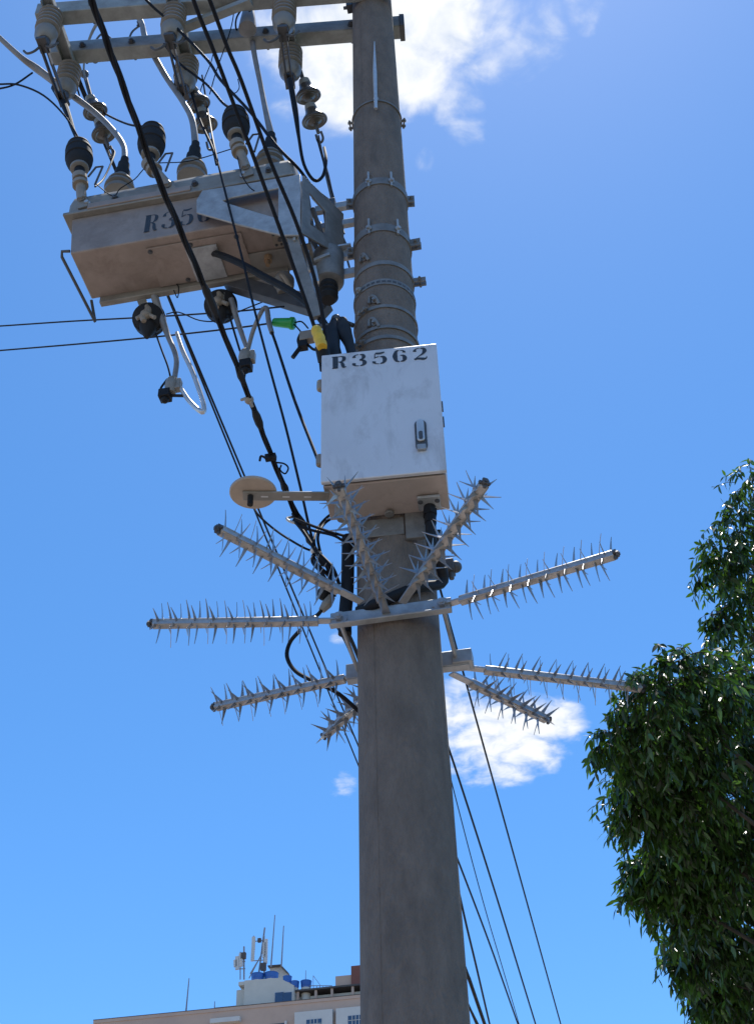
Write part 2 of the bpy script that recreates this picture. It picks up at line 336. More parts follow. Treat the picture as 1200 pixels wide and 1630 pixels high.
def band(y, h, t, bolts=(), ears=(), studs=(), name='steel_band', xc=607, m='band'):
    z = front_z(xc, y); r = pole_r(z); mb = MB(); mb.ring(W(0,0,z), r+.001, h, t)
    o = part(name, mb, m, pole)
    for dg, ln in studs:
        b = MB(); p = polar(dg, r+t+.006, z); b.cyl(p-Z_*ln*.35, p+Z_*ln*.65, .006, 8); b.bolt(p, nrm(p-W(0,0,p[2])), .011, .016); part('bolt', b, 'galv', o)
    for dg, sz in ears:
        b = MB(); u = nrm(polar(dg, 1, 0)-W(0,0,0)); q = np.cross(Z_, u)
        c = polar(dg, r+t, z)
        b.box(c+u*sz*.5+q*.014, u*sz*.5, q*.003, Z_*h*.5); b.box(c+u*sz*.5-q*.014, u*sz*.5, q*.003, Z_*h*.5)
        b.cyl(c+u*sz*.5-q*.034, c+u*sz*.5+q*.034, .005, 8); b.bolt(c+u*sz*.5+q*.017, q, .008, .012); b.bolt(c+u*sz*.5-q*.017, -q, .008, .012)
        part('clamp_lug', b, 'band', o)
    return o
band(160, .012, .008, ears=((95,.022),(-95,.022)), studs=((0,.05),), xc=603)
band(288, .055, .006, ears=((88,.035),(-88,.035)), studs=((-22,.13),(24,.12)), xc=604)
band(362, .055, .006, ears=((80,.05),(-92,.03)), studs=((-24,.12),(32,.12)), xc=607)
band(418, .03, .005, ears=((84,.06),), xc=610)
band(448, .04, .004, studs=((-50,.03),), xc=612, name='perforated_strap', m='band')
band(487, .02, .006, ears=((-40,.02),), xc=615)
band(520, .02, .007, xc=616); band(536, .022, .006, ears=((-48,.025),), xc=616)
# perforations of the strap: rivet dots
z = front_z(612, 448); mb = MB()
for k in range(-9, 10):
    p = polar(k*10, pole_r(z)+.0052, z); u = nrm(p-W(0,0,p[2])); q = np.cross(Z_, u); mb.box(p, u*.001, q*.009, Z_*.006)
part('strap_hole', mb, 'dsteel', pole)
# the bright spike standing on the upper band
mb = MB(); zt = front_z(600, 70); zb = front_z(603, 178)
mb.tube([polar(-1, pole_r(zb)+.024, zb), polar(0, pole_r(zb)+.03, (zt+zb)/2), polar(2, pole_r(zt)+.02, zt)], [.010,.012,.003], 8)
part('bright_rod', mb, 'alu', pole)
# small fittings on the shaft's face
for (x, y, dx) in ((586,408,7),(598,480,10),(597,516,8)):
    zz = front_z(x, y); b = MB(); dg = math.degrees(math.asin(max(-.9, min(.9, (x-611)/44.)))); p = polar(dg, pole_r(zz)+.006, zz)
    u = nrm(p-W(0,0,p[2])); q = np.cross(Z_, u); b.tube([p+q*.02-Z_*.03, p+u*.012+Z_*.02, p-q*.025+Z_*.035, p-q*.03-Z_*.01], .008, 8); b.bolt(p, u, .011, .02); part('bent_fitting', b, 'band', pole)

# ------------------------------------------------------------------ crossarms
ARM_R = W(.163, .14, 9.40); ARM_L = W(-2.12, -.14, 9.40)
d_arm = nrm(ARM_R-ARM_L); n_arm = np.cross(Z_, d_arm)
arm = thing('crossarm', (ARM_R+ARM_L)/2, 'grey steel crossarm behind the pole, carrying the switches, with a bolted right end', 'crossarm')
mb = MB(); mb.box((ARM_R+ARM_L)/2+Z_*.065, (ARM_R-ARM_L)/2, n_arm*.048, Z_*.065); part('beam', mb, 'beam', arm, .006)
mb = MB(); mb.box(ARM_R+d_arm*.006+Z_*.06, d_arm*.016, n_arm*.056, Z_*.075); part('end_plate', mb, 'dsteel', arm, .004)
for t in (.1, .24, .62, .86):
    mb = MB(); p = ARM_L+(ARM_R-ARM_L)*t; mb.cyl(p-n_arm*.075+Z_*.05, p+n_arm*.075+Z_*.05, .009, 8); mb.bolt(p-n_arm*.05+Z_*.05, -n_arm, .016, .02); part('bolt', mb, 'dsteel', arm)
ARM2 = -.36
fl = PZ(80, 19, 9.40); fr = fl+d_arm*2.5
arm2 = thing('crossarm', (fl+fr)/2, 'grey steel crossarm nearest the top edge of the photo, in front of the pole', 'crossarm')
mb = MB(); mb.box((fl+fr)/2+Z_*.065-n_arm*(-.05), (fr-fl)/2+d_arm*.1, n_arm*.048, Z_*.065); part('beam', mb, 'beam', arm2, .006)
for t in (.1, .5, .8):
    mb = MB(); p = fl+(fr-fl)*t+n_arm*.05; mb.cyl(p-n_arm*.075+Z_*.05, p+n_arm*.075+Z_*.05, .009, 8); part('bolt', mb, 'dsteel', arm2)
mb = MB(); mb.bar(PZ(292,45,9.36), PZ(400,2,9.36), .05, .05); b3 = single('diagonal_brace', mb, 'beam', 'grey diagonal steel brace joining the two crossarms near the top of the photo', 'brace')
mb = MB(); p = W(-.16,-.02,9.62); mb.box(PS(557,12,-.02), A_*.02, S_*.03, Z_*.02); mb.cyl(PS(547,13,-.02), PS(566,10,-.02), .012, 8); single('pole_clamp', mb, 'dsteel', 'small dark clamp on the left of the pole at the very top of the photo', 'clamp')

# ------------------------------------------------------------------ three disconnect switches hanging under the crossarms
def post_insulator(A, B, r, n=5):
    prof = [(0, r*.55), (.02, r*.6)]
    for k in range(n):
        t = .06+.62*k/n; prof += [(t, r*.72), (t+.02, r*.98), (t+.055, r), (t+.08, r*.74)]
    prof += [(.70, r*.8), (.74, r*.92), (.88, r*.86), (.97, r*.6), (1, r*.5)]
    return MB().lathe(A, B, prof, 26)
SW = [((80,12),(110,98),'first'), ((277,6),(297,88),'mid'), ((452,-6),(462,70),'last')]
SWLAB = ['knife switch with two ribbed grey insulators nearest the left edge of the photo', 'middle knife switch, its ribbed insulators above the centre of the tank', 'knife switch with ribbed insulators hanging closest to the concrete pole']
SWB = []
for (p0, p1, _), lab in zip(SW, SWLAB):
    A = PZ(*p0, 9.37); B = PZ(*p1, 9.37); d = nrm(B-A); A = A-d*.06; B = B+d*.06; sd = np.cross(d, Z_)
    sw = thing('knife_switch', (A+B)/2, lab, 'switch', 'knife switches under the crossarms')
    mb = MB(); mb.box((A+B)/2-sd*.035, (B-A)/2, sd*.004, Z_*.026); mb.box((A+B)/2+sd*.035, (B-A)/2, sd*.004, Z_*.026); mb.box((A+B)/2+Z_*.022, (B-A)/2, sd*.031, Z_*.004); part('base_channel', mb, 'beam', sw)
    ends = []
    for P, k in ((A, .10), (B, -.02)):
        T = P+d*k; Bt = T-Z_*.33; ends.append(Bt); o = part('insulator', post_insulator(T, Bt, .077), 'porc', sw)
        m2 = MB(); m2.cyl(Bt+Z_*.01, Bt-Z_*.05, .034, 14); m2.bar(Bt-Z_*.05-d*.05, Bt-Z_*.05+d*.05, .06, .025); part('terminal', m2, 'dsteel', sw)
    mb = MB(); mb.bar(ends[0]-Z_*.06+sd*.016, ends[1]-Z_*.07+sd*.016, .009, .04); mb.bar(ends[0]-Z_*.06-sd*.016, ends[1]-Z_*.07-sd*.016, .009, .04); part('blade', mb, 'dsteel', sw)
    mb = MB(); q = ends[0]-Z_*.07
    mb.tube([q-A_*.02, q-A_*.05-Z_*.04, q-A_*.09-Z_*.05, q-A_*.12-Z_*.01], .008, 8); mb.tube([q+A_*.02, q+A_*.06-Z_*.03, q+A_*.10+Z_*.01], .007, 8); part('hook', mb, 'dsteel', sw)
    SWB.append(ends)

for (pts, lab) in ((((152,96),(150,72),(163,54),(178,62),(186,72)),'bent dark hook on the crossarm left of the bundled cable'), (((214,86),(206,70),(210,52),(224,40)),'bent dark hook on the crossarm right of the bundled cable'), (((372,66),(378,52),(388,44),(396,50),(390,60)),'bent dark hook on the crossarm beside the straight grey conductor')):
    b = MB(); b.tube([PS(x, y, .02) for x, y in pts], .007, 8); b.ball(PS(*pts[0], .02), .022); b.bolt(PS(pts[-1][0], pts[-1][1], .02), -S_, .018, .03); single('line_hook', b, 'dsteel', lab, 'hook', 'bent hooks on the crossarm')
c0 = PS(397,2,-.1); c1 = PS(394,48,-.1); b = MB(); b.lathe(c0, c1, [(0,.02),(.1,.03),(.75,.052),(.97,.058),(1,.03)], 20); t = thing('bird_cover', c1, 'grey tapered plastic cover at the top edge beside the straight grey conductor', 'cover'); part('cover', b, 'gcab', t)
b = MB(); b.tube([PS(388,10,-.1),PS(377,28,-.1),PS(376,45,-.05),PS(384,54,.0)], .006, 8); part('wire_tail', b, 'cable', t)
# ------------------------------------------------------------------ chains of two disc insulators
def disc_chain(pts, lab, tail):
    # pts: anchor, disc 1, disc 2, end, all world points
    anc, e = pts[0], pts[-1]
    t = thing('disc_insulator_chain', anc, lab, 'insulator', 'two-disc insulator chains')
    mb = MB(); mb.tube([anc, anc*.5+pts[1]*.5, pts[1]], .014, 8); mb.ball(anc, .03); part('hanger', mb, 'dsteel', t)
    for i in (1, 2):
        c = pts[i]; nx = pts[i+1] if i == 1 else e; d = nrm(nx-c)
        b = MB(); r = .083
        b.lathe(c-d*.06, c+d*.06, [(0,.036),(.1,.040),(.25,.044),(.4,.054),(.58,r*.86),(.72,r),(.80,r),(.84,r*.93),(.82,r*.8),(.86,r*.72),(.82,r*.55),(.9,.022),(1,.018)], 30); part('disc', b, 'brown', t)
        b = MB(); b.lathe(c-d*.10, c-d*.052, [(0,.02),(.15,.034),(.8,.040),(1,.037)], 16); part('cap', b, 'beam', t)
    mb = MB(); d = nrm(e-pts[2]); mb.tube([pts[2]+d*.04, e], .012, 8); x, y, _ = frame(d); mb.tube([e-x*.02, e+d*.05-x*.02, e+d*.07, e+d*.05+x*.02, e+x*.02], .008, 8); part('shackle', mb, 'dsteel', t)
    return t
disc_chain([PS(135,118,.12), PS(150,172,.20), PS(164,208,.27), PS(174,236,.32)], 'chain of two dark disc insulators beside the bright bent pipe at upper left', None)
disc_chain([PS(296,128,.10), PS(313,160,.18), PS(325,193,.25), PS(333,224,.31)], 'chain of two disc insulators between the second and third black arresters', None)
disc_chain([PS(474,100,.14), PS(489,147,.23), PS(499,186,.31), PS(507,212,.36)], 'chain of two disc insulators seen against the bright cloud left of the pole', None)

# ------------------------------------------------------------------ the recloser
rec = thing('recloser', W(-1.0,-.05,7.17), 'big brownish metal recloser tank marked R3562, bracketed to the left of the pole', 'recloser')
aL, aR, sF, sB, zB = -1.64, -.45, -.20, .12, 7.17
def sect(a, da):   # tank cross-section loop in (s, z)
    return [W(a+da*.0, sF, zB), W(a, sB, zB), W(a-da*.03, sB+.03, zB+.30), W(a-da*.03, sF-.006, zB+.30)]
mb = MB(); L_ = sect(aL, 1); R_ = sect(aR, 0); mb.add(L_+R_, [(0,1,2,3),(4,7,6,5),(0,4,5,1),(1,5,6,2),(2,6,7,3),(3,7,4,0)]); tank = part('tank', mb, 'tank', rec, .008)
# rim flange and rounded lid
zl = zB+.30
mb = MB(); mb.box(W((aL+aR)/2-.02, (sF+sB)/2, zl+.011), A_*(aR-aL+.10)/2, S_*.20, Z_*.011); part('rim_flange', mb, 'lid', rec, .004)
prof = [(-.19,.0),(-.195,.09),(-.18,.145),(-.13,.185),(-.05,.205),(.08,.205),(.15,.185),(.19,.13),(.19,.0)]
mb = MB(); n = len(prof); c0 = (sF+sB)/2; vs = []
for a, k in ((aL-.05,.86),(aL-.03,1),(aR+.0,1),(aR+.02,.86)):
    for s_, z_ in prof: vs.append(W(a, c0+s_*(1 if k == 1 else .93), zl+.022+z_*k))
fs = [(i*n+j, i*n+j+1, (i+1)*n+j+1, (i+1)*n+j) for i in range(3) for j in range(n-1)]+[tuple(range(n)), tuple(3*n+j for j in range(n))[::-1]]+[(i*n, (i+1)*n, (i+1)*n+n-1, i*n+n-1) for i in range(3)]
mb.add(vs, fs); lid = part('lid', mb, 'lid', rec, .006, sharp=50)
# clamp strip with bolts on the lid's front
mb = MB(); mb.box(W(-1.28, sF-.036, zl+.035), A_*.29, S_*.012, Z_*.022); part('clamp_strip', mb, 'tank', rec, .004)
for a in (-1.58,-1.42,-1.12,-.97,-.70,-.56):
    b = MB(); b.bolt(W(a, sF-.036, zl+.075), -S_, .013, .018); part('bolt', b, 'alu' if a in (-1.58,-.70) else 'dsteel', rec)
# bottom plates
mb = MB(); mb.box(W(-.98, -.02, zB-.006), A_*.26, S_*.13, Z_*.005); bp = part('bottom_cover', mb, 'tank', rec, .002)
for a, s_ in ((-1.22,-.13),(-1.0,-.13),(-.75,-.13),(-.98,.08),(-1.08,.09)):
    b = MB(); b.bolt(W(a, s_, zB-.011), -Z_, .009, .01); part('bolt', b, 'dsteel', rec)
mb = MB(); mb.box(W(-.95, .0, zB-.0165), A_*.085, S_*.11, Z_*.005); part('data_plate', mb, 'galv', rec, .002, label='bluish bare metal plate under the tank')
mb = MB(); mb.box(W(-.55, .07, zB-.007), A_*.17, S_*.075, Z_*.006); part('rusty_plate', mb, 'lid', rec, .002)
mb = MB(); mb.box(W(-.53, -.07, zB-.0075), A_*.04, S_*.05, Z_*.006); o = part('vent_plate', mb, 'tan', rec, .002)
b = MB()
for da in (-.028,.0,.028):
    for ds in (-.034,.034): b.bolt(W(-.53+da, -.07+ds, zB-.0135), -Z_, .005, .008)
b.cyl(W(-.53,-.07,zB-.013), W(-.53,-.07,zB-.024), .012, 10); part('bolt', b, 'dsteel', o)
mb = MB(); mb.cyl(W(-.62,.03,zB), W(-.62,.03,zB-.05), .022, 10); mb.cyl(W(-.62,.03,zB-.05), W(-.62,.03,zB-.085), .012, 10); part('drain_plug', mb, 'rust', rec)
mb = MB(); mb.box(W((aL-.42)/2-.03, sB+.012, zB-.014), A_*.53, S_*.018, Z_*.03); part('rear_rail', mb, 'lid', rec, .004)
# handle rod at the left end
mb = MB(); mb.tube([W(aL-.005,sF+.0,zB+.02), W(aL-.05,sF-.0,zB+.03), W(aL-.055,sF+.02,zB+.01), PS(152,512,.18), PS(146,478,.12)], .0085, 8, smooth=False); part('handle_rod', mb, 'dsteel', rec)
# stencilled number on the tank's front
part('lettering', lettering('R3562', W(-1.24, sF-.0035, zB+.065), A_, Z_, -S_, .075, .145, .022), 'paint', rec)
# bushings on the lid
BUSH = [(192,287),(307,262),(430,248)]
BTOP = []
for x, y in BUSH:
    P = PS(x, y+6, -.03)-Z_*.085; o = thing('x', P, '', '') if False else None
    base = P-Z_*.02; top = P+Z_*.30
    b = MB(); b.lathe(base, P+Z_*.17, [(0,.082),(.12,.084),(.16,.07),(.24,.07),(.28,.088),(.36,.088),(.40,.066),(.50,.062),(.54,.078),(.60,.076),(.64,.055),(.8,.05),(.95,.04),(1,.03)], 28)
    bu = part('bushing', b, 'porc', rec)
    b = MB(); b.lathe(P+Z_*.15, top+Z_*.04, [(0,.046),(.3,.045),(.35,.036),(.7,.034),(.75,.026),(1,.024)], 18); part('boot', b, 'poly', bu)
    BTOP.append(top)
# bracket plates
def tri_plate(s_, th):
    out = [(313,318),(322,303),(400,291),(478,277),(478,374),(447,374),(380,357),(313,338)]
    inn = [(354,319),(370,314),(405,307),(443,299),(443,347),(430,344),(400,335),(362,323)]
    f = [PS(x, y, -.265) for x, y in out]; g = [PS(x, y, -.265) for x, y in inn]
    sh = S_*(s_+.265); return MB().holed([p+sh for p in f], [p+sh for p in g], S_*th)
part('triangular_bracket', tri_plate(-.265, .012), 'galv', rec, .003)
part('triangular_bracket', tri_plate(.22, .012), 'galv', rec, .003)
mb = MB(); p0 = PS(481,281,-.262); p1 = PZ(545,342,p0[2]-.01); dn = Z_*.52; e = nrm(p1-p0)
L0 = np.linalg.norm(p1-p0); mb.holed([p0, p1, p1-dn*.72, p0-dn*.95], [p0+e*.05-Z_*.10, p0+e*(L0*.55)-Z_*.13, p0+e*(L0*.55)-Z_*.33, p0+e*.06-Z_*.36], np.cross(e, Z_)*.010); part('side_bracket', mb, 'band', rec, .002)
for (u0, v0, u1, v1, w) in ((.07,.16,.16,.34,.022),(.16,.05,.20,.40,.018),(.03,.30,.22,.42,.03),(.10,.40,.30,.36,.02)):
    mb = MB(); mb.bar(p0+e*u0-Z_*v0+S_*.03, p0+e*u1-Z_*v1+S_*.05, w, .016); part('strap_piece', mb, 'dsteel', rec, .002)
mb = MB(); aK = -.41
mb.holed([W(aK,-.253,7.36),W(aK,.22,7.36),W(aK,.22,6.88),W(aK,-.253,6.88)], [W(aK,-.21,7.28),W(aK,.06,7.28),W(aK,.06,6.98),W(aK,-.21,6.98)], A_*.012); part('cross_plate', mb, 'galv', rec, .003)
for (z_, h_) in ((7.46,.05),(7.30,.045),(7.03,.06),(6.88,.05)):
    mb = MB(); mb.bar(W(-.36,.01,z_), W(-.12,.01,z_), .03, h_); part('mounting_flat', mb, 'galv', rec, .003)
mb = MB(); mb.bar(W(-.27,.0,7.52), W(-.27,.0,6.75), .045, .03, up=S_); part('mounting_plate', mb, 'dsteel', rec, .003)
mb = MB(); mb.bar(PS(463,372,-.24), PS(505,506,-.12), .055, .03, up=S_); part('diagonal_strut', mb, 'band', rec, .003)
mb = MB(); mb.bar(PS(366,450,.16), PS(520,496,.10), .06, .085, up=Z_); part('lower_beam', mb, 'dsteel', rec, .003)
# bits in the gap between tank and pole
for (x0,y0,x1,y1,s_,w,m) in ((482,290,495,350,-.1,.016,'galv'),(488,300,500,380,.05,.02,'dsteel'),(484,360,512,408,-.02,.03,'dsteel'),(497,310,535,352,.12,.05,'beam'),(489,400,492,432,-.05,.02,'alu'),(510,360,530,400,.16,.06,'galv'),(500,415,525,405,-.1,.018,'galv'),(536,360,552,395,.02,.012,'dsteel'),(500,425,505,450,-.1,.022,'alu')):
    mb = MB(); mb.bar(PS(x0,y0,s_), PS(x1,y1,s_), w, .02); part('strap_piece', mb, m, rec, .002)

# instrument transformer can hanging beside the pole
c = PS(523, 428, -.02)
vt = thing('instrument_transformer', c, 'small grey cylindrical can squeezed between the tank brackets and the pole', 'transformer')
mb = MB(); mb.lathe(c+Z_*.13, c-Z_*.13, [(0,.055),(.05,.075),(.1,.08),(.9,.08),(.95,.074),(1,.05)], 26); part('can', mb, 'band', vt)
mb = MB(); mb.lathe(c-Z_*.13, c-Z_*.25, [(0,.045),(.2,.05),(.3,.04),(.5,.05),(.6,.04),(.8,.05),(1,.035)], 20); part('gland', mb, 'poly', vt)
mb = MB(); mb.cyl(c+Z_*.13, c+Z_*.18, .02, 10); mb.bar(c+Z_*.16-A_*.05, c+Z_*.16+A_*.12, .03, .012); part('clip', mb, 'alu', vt)

# ------------------------------------------------------------------ surge arresters
AR = [((126,238),(127,268),(131,318),'black ribbed arrester nearest the left edge, standing on the tank lid'),
      ((243,213),(240,246),(268,296),'black ribbed arrester in the middle of the three above the tank'),
      ((375,187),(377,216),(392,268),'black ribbed arrester nearest the pole of the three above the tank')]
for (t0, t1, t2, lab) in AR:
    s_ = -.26; foot = PS(*t2, -.245); T = PS(*t0, s_); Bm = PS(*t1, s_)
    ar = thing('surge_arrester', foot, lab, 'arrester', 'surge arresters above the tank')
    d = nrm(Bm-T); 
    b = MB(); r = .078; L = Bm-T
    b.lathe(T-d*.05, Bm, [(0,.03),(.03,r*.72),(.07,r*.84),(.10,r*.86),(.12,r*.8),(.2,r*.82),(.22,r*.95),(.32,r*.99),(.34,r*.93),(.42,r*.94),(.44,r),(.62,r*1.01),(.64,r*.92),(.70,r*.92),(.72,r*.97),(.84,r*.88),(.97,r*.66),(1,r*.5)], 32); part('housing', b, 'poly', ar)
    b = MB(); b.lathe(Bm-d*.012, Bm+d*.014, [(0,.046),(.2,.052),(.8,.052),(1,.044)], 24); part('white_ring', b, 'porc', ar)
    q = Bm+d*.10
    b = MB(); b.cyl(Bm, q, .03, 16); part('stem', b, 'black', ar)
    dd = nrm(foot-q); b = MB(); b.cyl(q-dd*.02, q+dd*.02, .042, 14); b.cyl(q+dd*.045, q+dd*.07, .045, 14); b.cyl(q, foot, .027, 14); part('base_insulator', b, 'tan', ar)
    x, y, _ = frame(dd); b = MB(); b.bar(q+dd*.07, foot+dd*.07, .055, .010, up=S_); b.bolt(foot-S_*.008, -S_, .014, .018); part('bracket_strap', b, 'lid', ar)
    b = MB(); g = q+A_*.05; b.tube([g, g+A_*.035+Z_*.08, g+A_*.075+Z_*.075, g+A_*.05-Z_*.09], .006, 8, smooth=False); part('wire_loop', b, 'dsteel', ar)
AR2 = [((226,478),(238,508),'round black arrester with tan terminal hanging under the left half of the tank'),
       ((352,468),(352,487),'round black arrester with tan terminal hanging under the middle of the tank')]
for (t0, c_, lab) in AR2:
    T = PS(*t0, .15); c = PS(*c_, .20)
    ar = thing('surge_arrester', T, lab, 'arrester', 'surge arresters hanging under the tank')
    d = nrm(np.array(c)-T*1.0); ax = nrm(-S_*.75-Z_*.4+A_*.15)
    b = MB(); b.lathe(c-ax*.07, c+ax*.05, [(0,.05),(.1,.07),(.25,.088),(.4,.088),(.42,.075),(.5,.075),(.52,.09),(.75,.09),(.77,.072),(.85,.08),(1,.05)], 28); part('housing', b, 'poly', ar)
    b = MB(); b.bar(T, c+ax*.05+(T-c)*.1, .05, .02, up=S_); part('bracket_strap', b, 'lid', ar, .003)
    k = c+ax*.065-A_*.01; b = MB(); b.tube([k+Z_*.07-A_*.0, k+Z_*.03+A_*.01, k-Z_*.01-A_*.01, k-Z_*.05-A_*.005], [.014,.022,.024,.014], 10); b.tube([k-A_*.05-Z_*.02, k+Z_*.005, k+A_*.055-Z_*.035], .012, 8); b.ball(k, .03); part('terminal', b, 'tan', ar)
    b = MB(); b.lathe(c-Z_*.06, c-Z_*.15, [(0,.05),(.4,.04),(1,.012)], 16); part('tail', b, 'poly', ar)
c = PS(452, 452, .1)
ar = thing('surge_arrester', c, 'small grey arrester base half hidden between the dark beam and the strut', 'arrester')
b = MB(); b.lathe(c+Z_*.06, c-Z_*.08, [(0,.04),(.2,.055),(.5,.055),(.7,.04),(1,.03)], 20); part('housing', b, 'lid', ar); b = MB(); b.tube([c-S_*.06, c-S_*.07-Z_*.03+A_*.02, c-S_*.03-Z_*.09+A_*.05], .014, 8); part('terminal', b, 'tan', ar)

# ------------------------------------------------------------------ control cabinet
xr = rad(-4.2); CA = math.cos(xr)*A_-math.sin(xr)*S_; CS = math.sin(xr)*A_+math.cos(xr)*S_
cc = W(.028, -.40, 5.052)                    # bottom centre of the front face
cab = thing('control_cabinet', cc, 'pale grey metal cabinet stencilled R3562 strapped to the front of the pole', 'cabinet')
w2, hC, dC = .247, .745, .215
mb = MB(); mb.box(cc+CS*(dC/2+.026)+Z_*hC/2, CA*(w2-.002), CS*(dC/2-.004), Z_*(hC/2-.004)); part('body', mb, 'cbody_bounce', cab, .004)
mb = MB(); mb.box(cc+CS*.0248+Z_*hC/2, CA*(w2-.010), CS*.0046, Z_*(hC/2-.012)); part('door_gap_shade', mb, 'black', cab)  # black slab standing in for the shade in the door gap
mb = MB(); mb.box(cc+CS*.010+Z_*(hC/2+.004), CA*(w2+.003), CS*.010, Z_*(hC/2)); door = part('door', mb, 'cab', cab, .004)
H = cc-CS*.001+CA*.158+Z_*.205
mb = MB()
def capsule(c0, hw, hh, th, n=10):
    pts = [c0+CA*hw*math.cos(t)+Z_*(hh-hw+hw*math.sin(t)) for t in np.linspace(0, math.pi, n)]+[c0+CA*hw*math.cos(t)+Z_*(-(hh-hw)+hw*math.sin(t)) for t in np.linspace(math.pi, 2*math.pi, n)]
    return pts
mb.prism(capsule(H, .024, .085, 0), -CS*.006); hd = part('handle', mb, 'dsteel', door, .002)  # dark rim colour stands in for the shading round the handle
mb = MB(); mb.prism(capsule(H-CS*.006+Z_*.018, .0155, .06, 0), -CS*.010); part('lever', mb, 'alu', hd, .003) if False else None
o = part('lever', mb, 'alu', door, .003)
mb = MB(); mb.prism(capsule(H-CS*.0162-Z_*.012, .008, .022, 0), -CS*.002); mb.box(H-CS*.008-Z_*.058, CA*.016, CS*.003, Z_*.004); part('lock_slot', mb, 'dsteel', door)
mb = MB(); mb.box(H-CS*.007-Z_*.072, CA*.018, CS*.006, Z_*.014); part('handle_foot', mb, 'galv', door, .002)
part('lettering', lettering('R3562', cc-CS*.0005-CA*.203+Z_*.655, CA, nrm(Z_+CA*.0), -CS, .062, .074, .025), 'paint', door)
for z_ in (.155, .595):
    mb = MB(); p = cc-CA*(w2+.012)+CS*.035+Z_*z_; mb.lathe(p-Z_*.03, p+Z_*.03, [(0,.010),(.1,.016),(.5,.017),(.9,.016),(1,.010)], 14); mb.box(p+CA*.008+CS*.012, CA*.010, CS*.008, Z_*.024); part('hinge', mb, 'tan', cab, .002)
for z_ in (.24, .33):
    mb = MB(); mb.box(cc+CA*(w2+.004)+CS*.05+Z_*(z_+.08), CA*.004, CS*.01, Z_*.022); part('side_clip', mb, 'dsteel', cab)
bz = cc-Z_*.004+CS*.022
mb = MB(); mb.box(bz+CA*.165+CS*.145-Z_*.006, CA*.045, CS*.04, Z_*.006); gp = part('gland_plate', mb, 'galv', cab, .002)
b = MB(); 
for q in (-.034,.034): b.bolt(bz+CA*(.165+q)+CS*.13-Z_*.012, -Z_, .007, .008)
part('bolt', b, 'dsteel', gp)
mb = MB(); mb.cyl(bz+CA*.165+CS*.165-Z_*.01, bz+CA*.165+CS*.165-Z_*.10, .024, 14); mb.cyl(bz+CA*.165+CS*.165-Z_*.03, bz+CA*.165+CS*.165-Z_*.06, .03, 6); part('cable_gland', mb, 'black', cab)
mb = MB(); mb.cyl(bz+CS*.19, bz+CS*.19-Z_*.012, .02, 16); mb.box(bz+CS*.222-Z_*.05-CA*.03, CA*.085, CS*.004, Z_*.045); mb.box(bz+CS*.222-Z_*.05+CA*.10, CA*.04, CS*.010, Z_*.075); part('mounting_bracket', mb, 'band', cab, .003)
mb = MB(); mb.box(bz+CS*.225+Z_*(hC+.02), CA*.10, CS*.006, Z_*.03); part('top_bracket', mb, 'galv', cab, .003)
mb = MB(); mb.cyl(bz-CA*.185+CS*.12, bz-CA*.185+CS*.12-Z_*.05, .03, 16); mb.cyl(bz-CA*.185+CS*.12-Z_*.05, bz-CA*.185+CS*.12-Z_*.075, .02, 10); part('left_gland' if False else 'cable_gland', mb, 'tan', cab)

# ------------------------------------------------------------------ round antenna on its flat arm
zA = cc[2]-.02
C0 = PZ(403, 788, zA); E0 = PZ(524, 790, zA-.0)
an = thing('disc_antenna', C0, 'round beige antenna plate on a flat metal arm left of the cabinet', 'antenna')
mb = MB(); mb.lathe(C0+Z_*.006, C0+Z_*.022, [(0,.090),(.2,.094),(.8,.094),(1,.088)], 40); part('disc', mb, 'beige', an)
mb = MB(); mb.bar(PZ(387,789,zA)+Z_*.0, E0, .05, .008); part('arm', mb, 'lid', an, .002)
mb = MB(); mb.lathe(C0+Z_*.02, C0+Z_*.085, [(0,.022),(.7,.022),(.9,.017),(1,.008)], 16); part('knob', mb, 'black', an)
for t in (.25,.5,.75):
    mb = MB(); p = PZ(387,789,zA)+(E0-PZ(387,789,zA))*t-Z_*.0045; mb.box(p, nrm(E0-C0)*.014, np.cross(Z_, nrm(E0-C0))*.004, Z_*.0006); part('slot', mb, 'alu', an)
mb = MB(); mb.cyl(C0-Z_*.004-A_*.01, C0-Z_*.05-A_*.01, .012, 10); part('cable_gland', mb, 'black', an)

# ------------------------------------------------------------------ anti-climb ring: clamp and nine spiked bars
zR = 4.552; rR = pole_r(zR)
ring = thing('clamp_ring', W(0,0,zR), 'galvanised clamp bolted round the pole where the spiked bars meet', 'clamp')
mb = MB(); yr = rad(0)
mb.box(W(0,-rR-.014,zR), A_*.235, S_*.004, Z_*.034); mb.box(W(0,-rR-.028,zR-.034), A_*.235, S_*.016, Z_*.004); part('front_plate', mb, 'galv', ring, .002)
mb = MB(); mb.box(W(0,rR+.014,zR), A_*.25, S_*.004, Z_*.034); mb.box(W(.0,rR+.034,zR-.034), A_*.25, S_*.020, Z_*.004); mb.box(W(.0,rR+.034,zR+.034), A_*.25, S_*.020, Z_*.004); part('rear_plate', mb, 'galv', ring, .002)
for a in (-.2,.2):
    mb = MB(); mb.cyl(W(a,-rR-.05,zR), W(a,rR+.04,zR), .009, 10); mb.lathe(W(a,-rR-.018,zR), W(a,-rR-.026,zR), [(0,.032),(1,.032)], 20); mb.lathe(W(a,-rR-.026,zR), W(a,-rR-.045,zR), [(0,.017),(1,.017)], 6); part('clamp_bolt', mb, 'galv', ring)
mb = MB(); mb.box(W(.225,rR+.035,zR), A_*.04, S_*.035, Z_*.03); part('end_block', mb, 'galv', ring, .003)
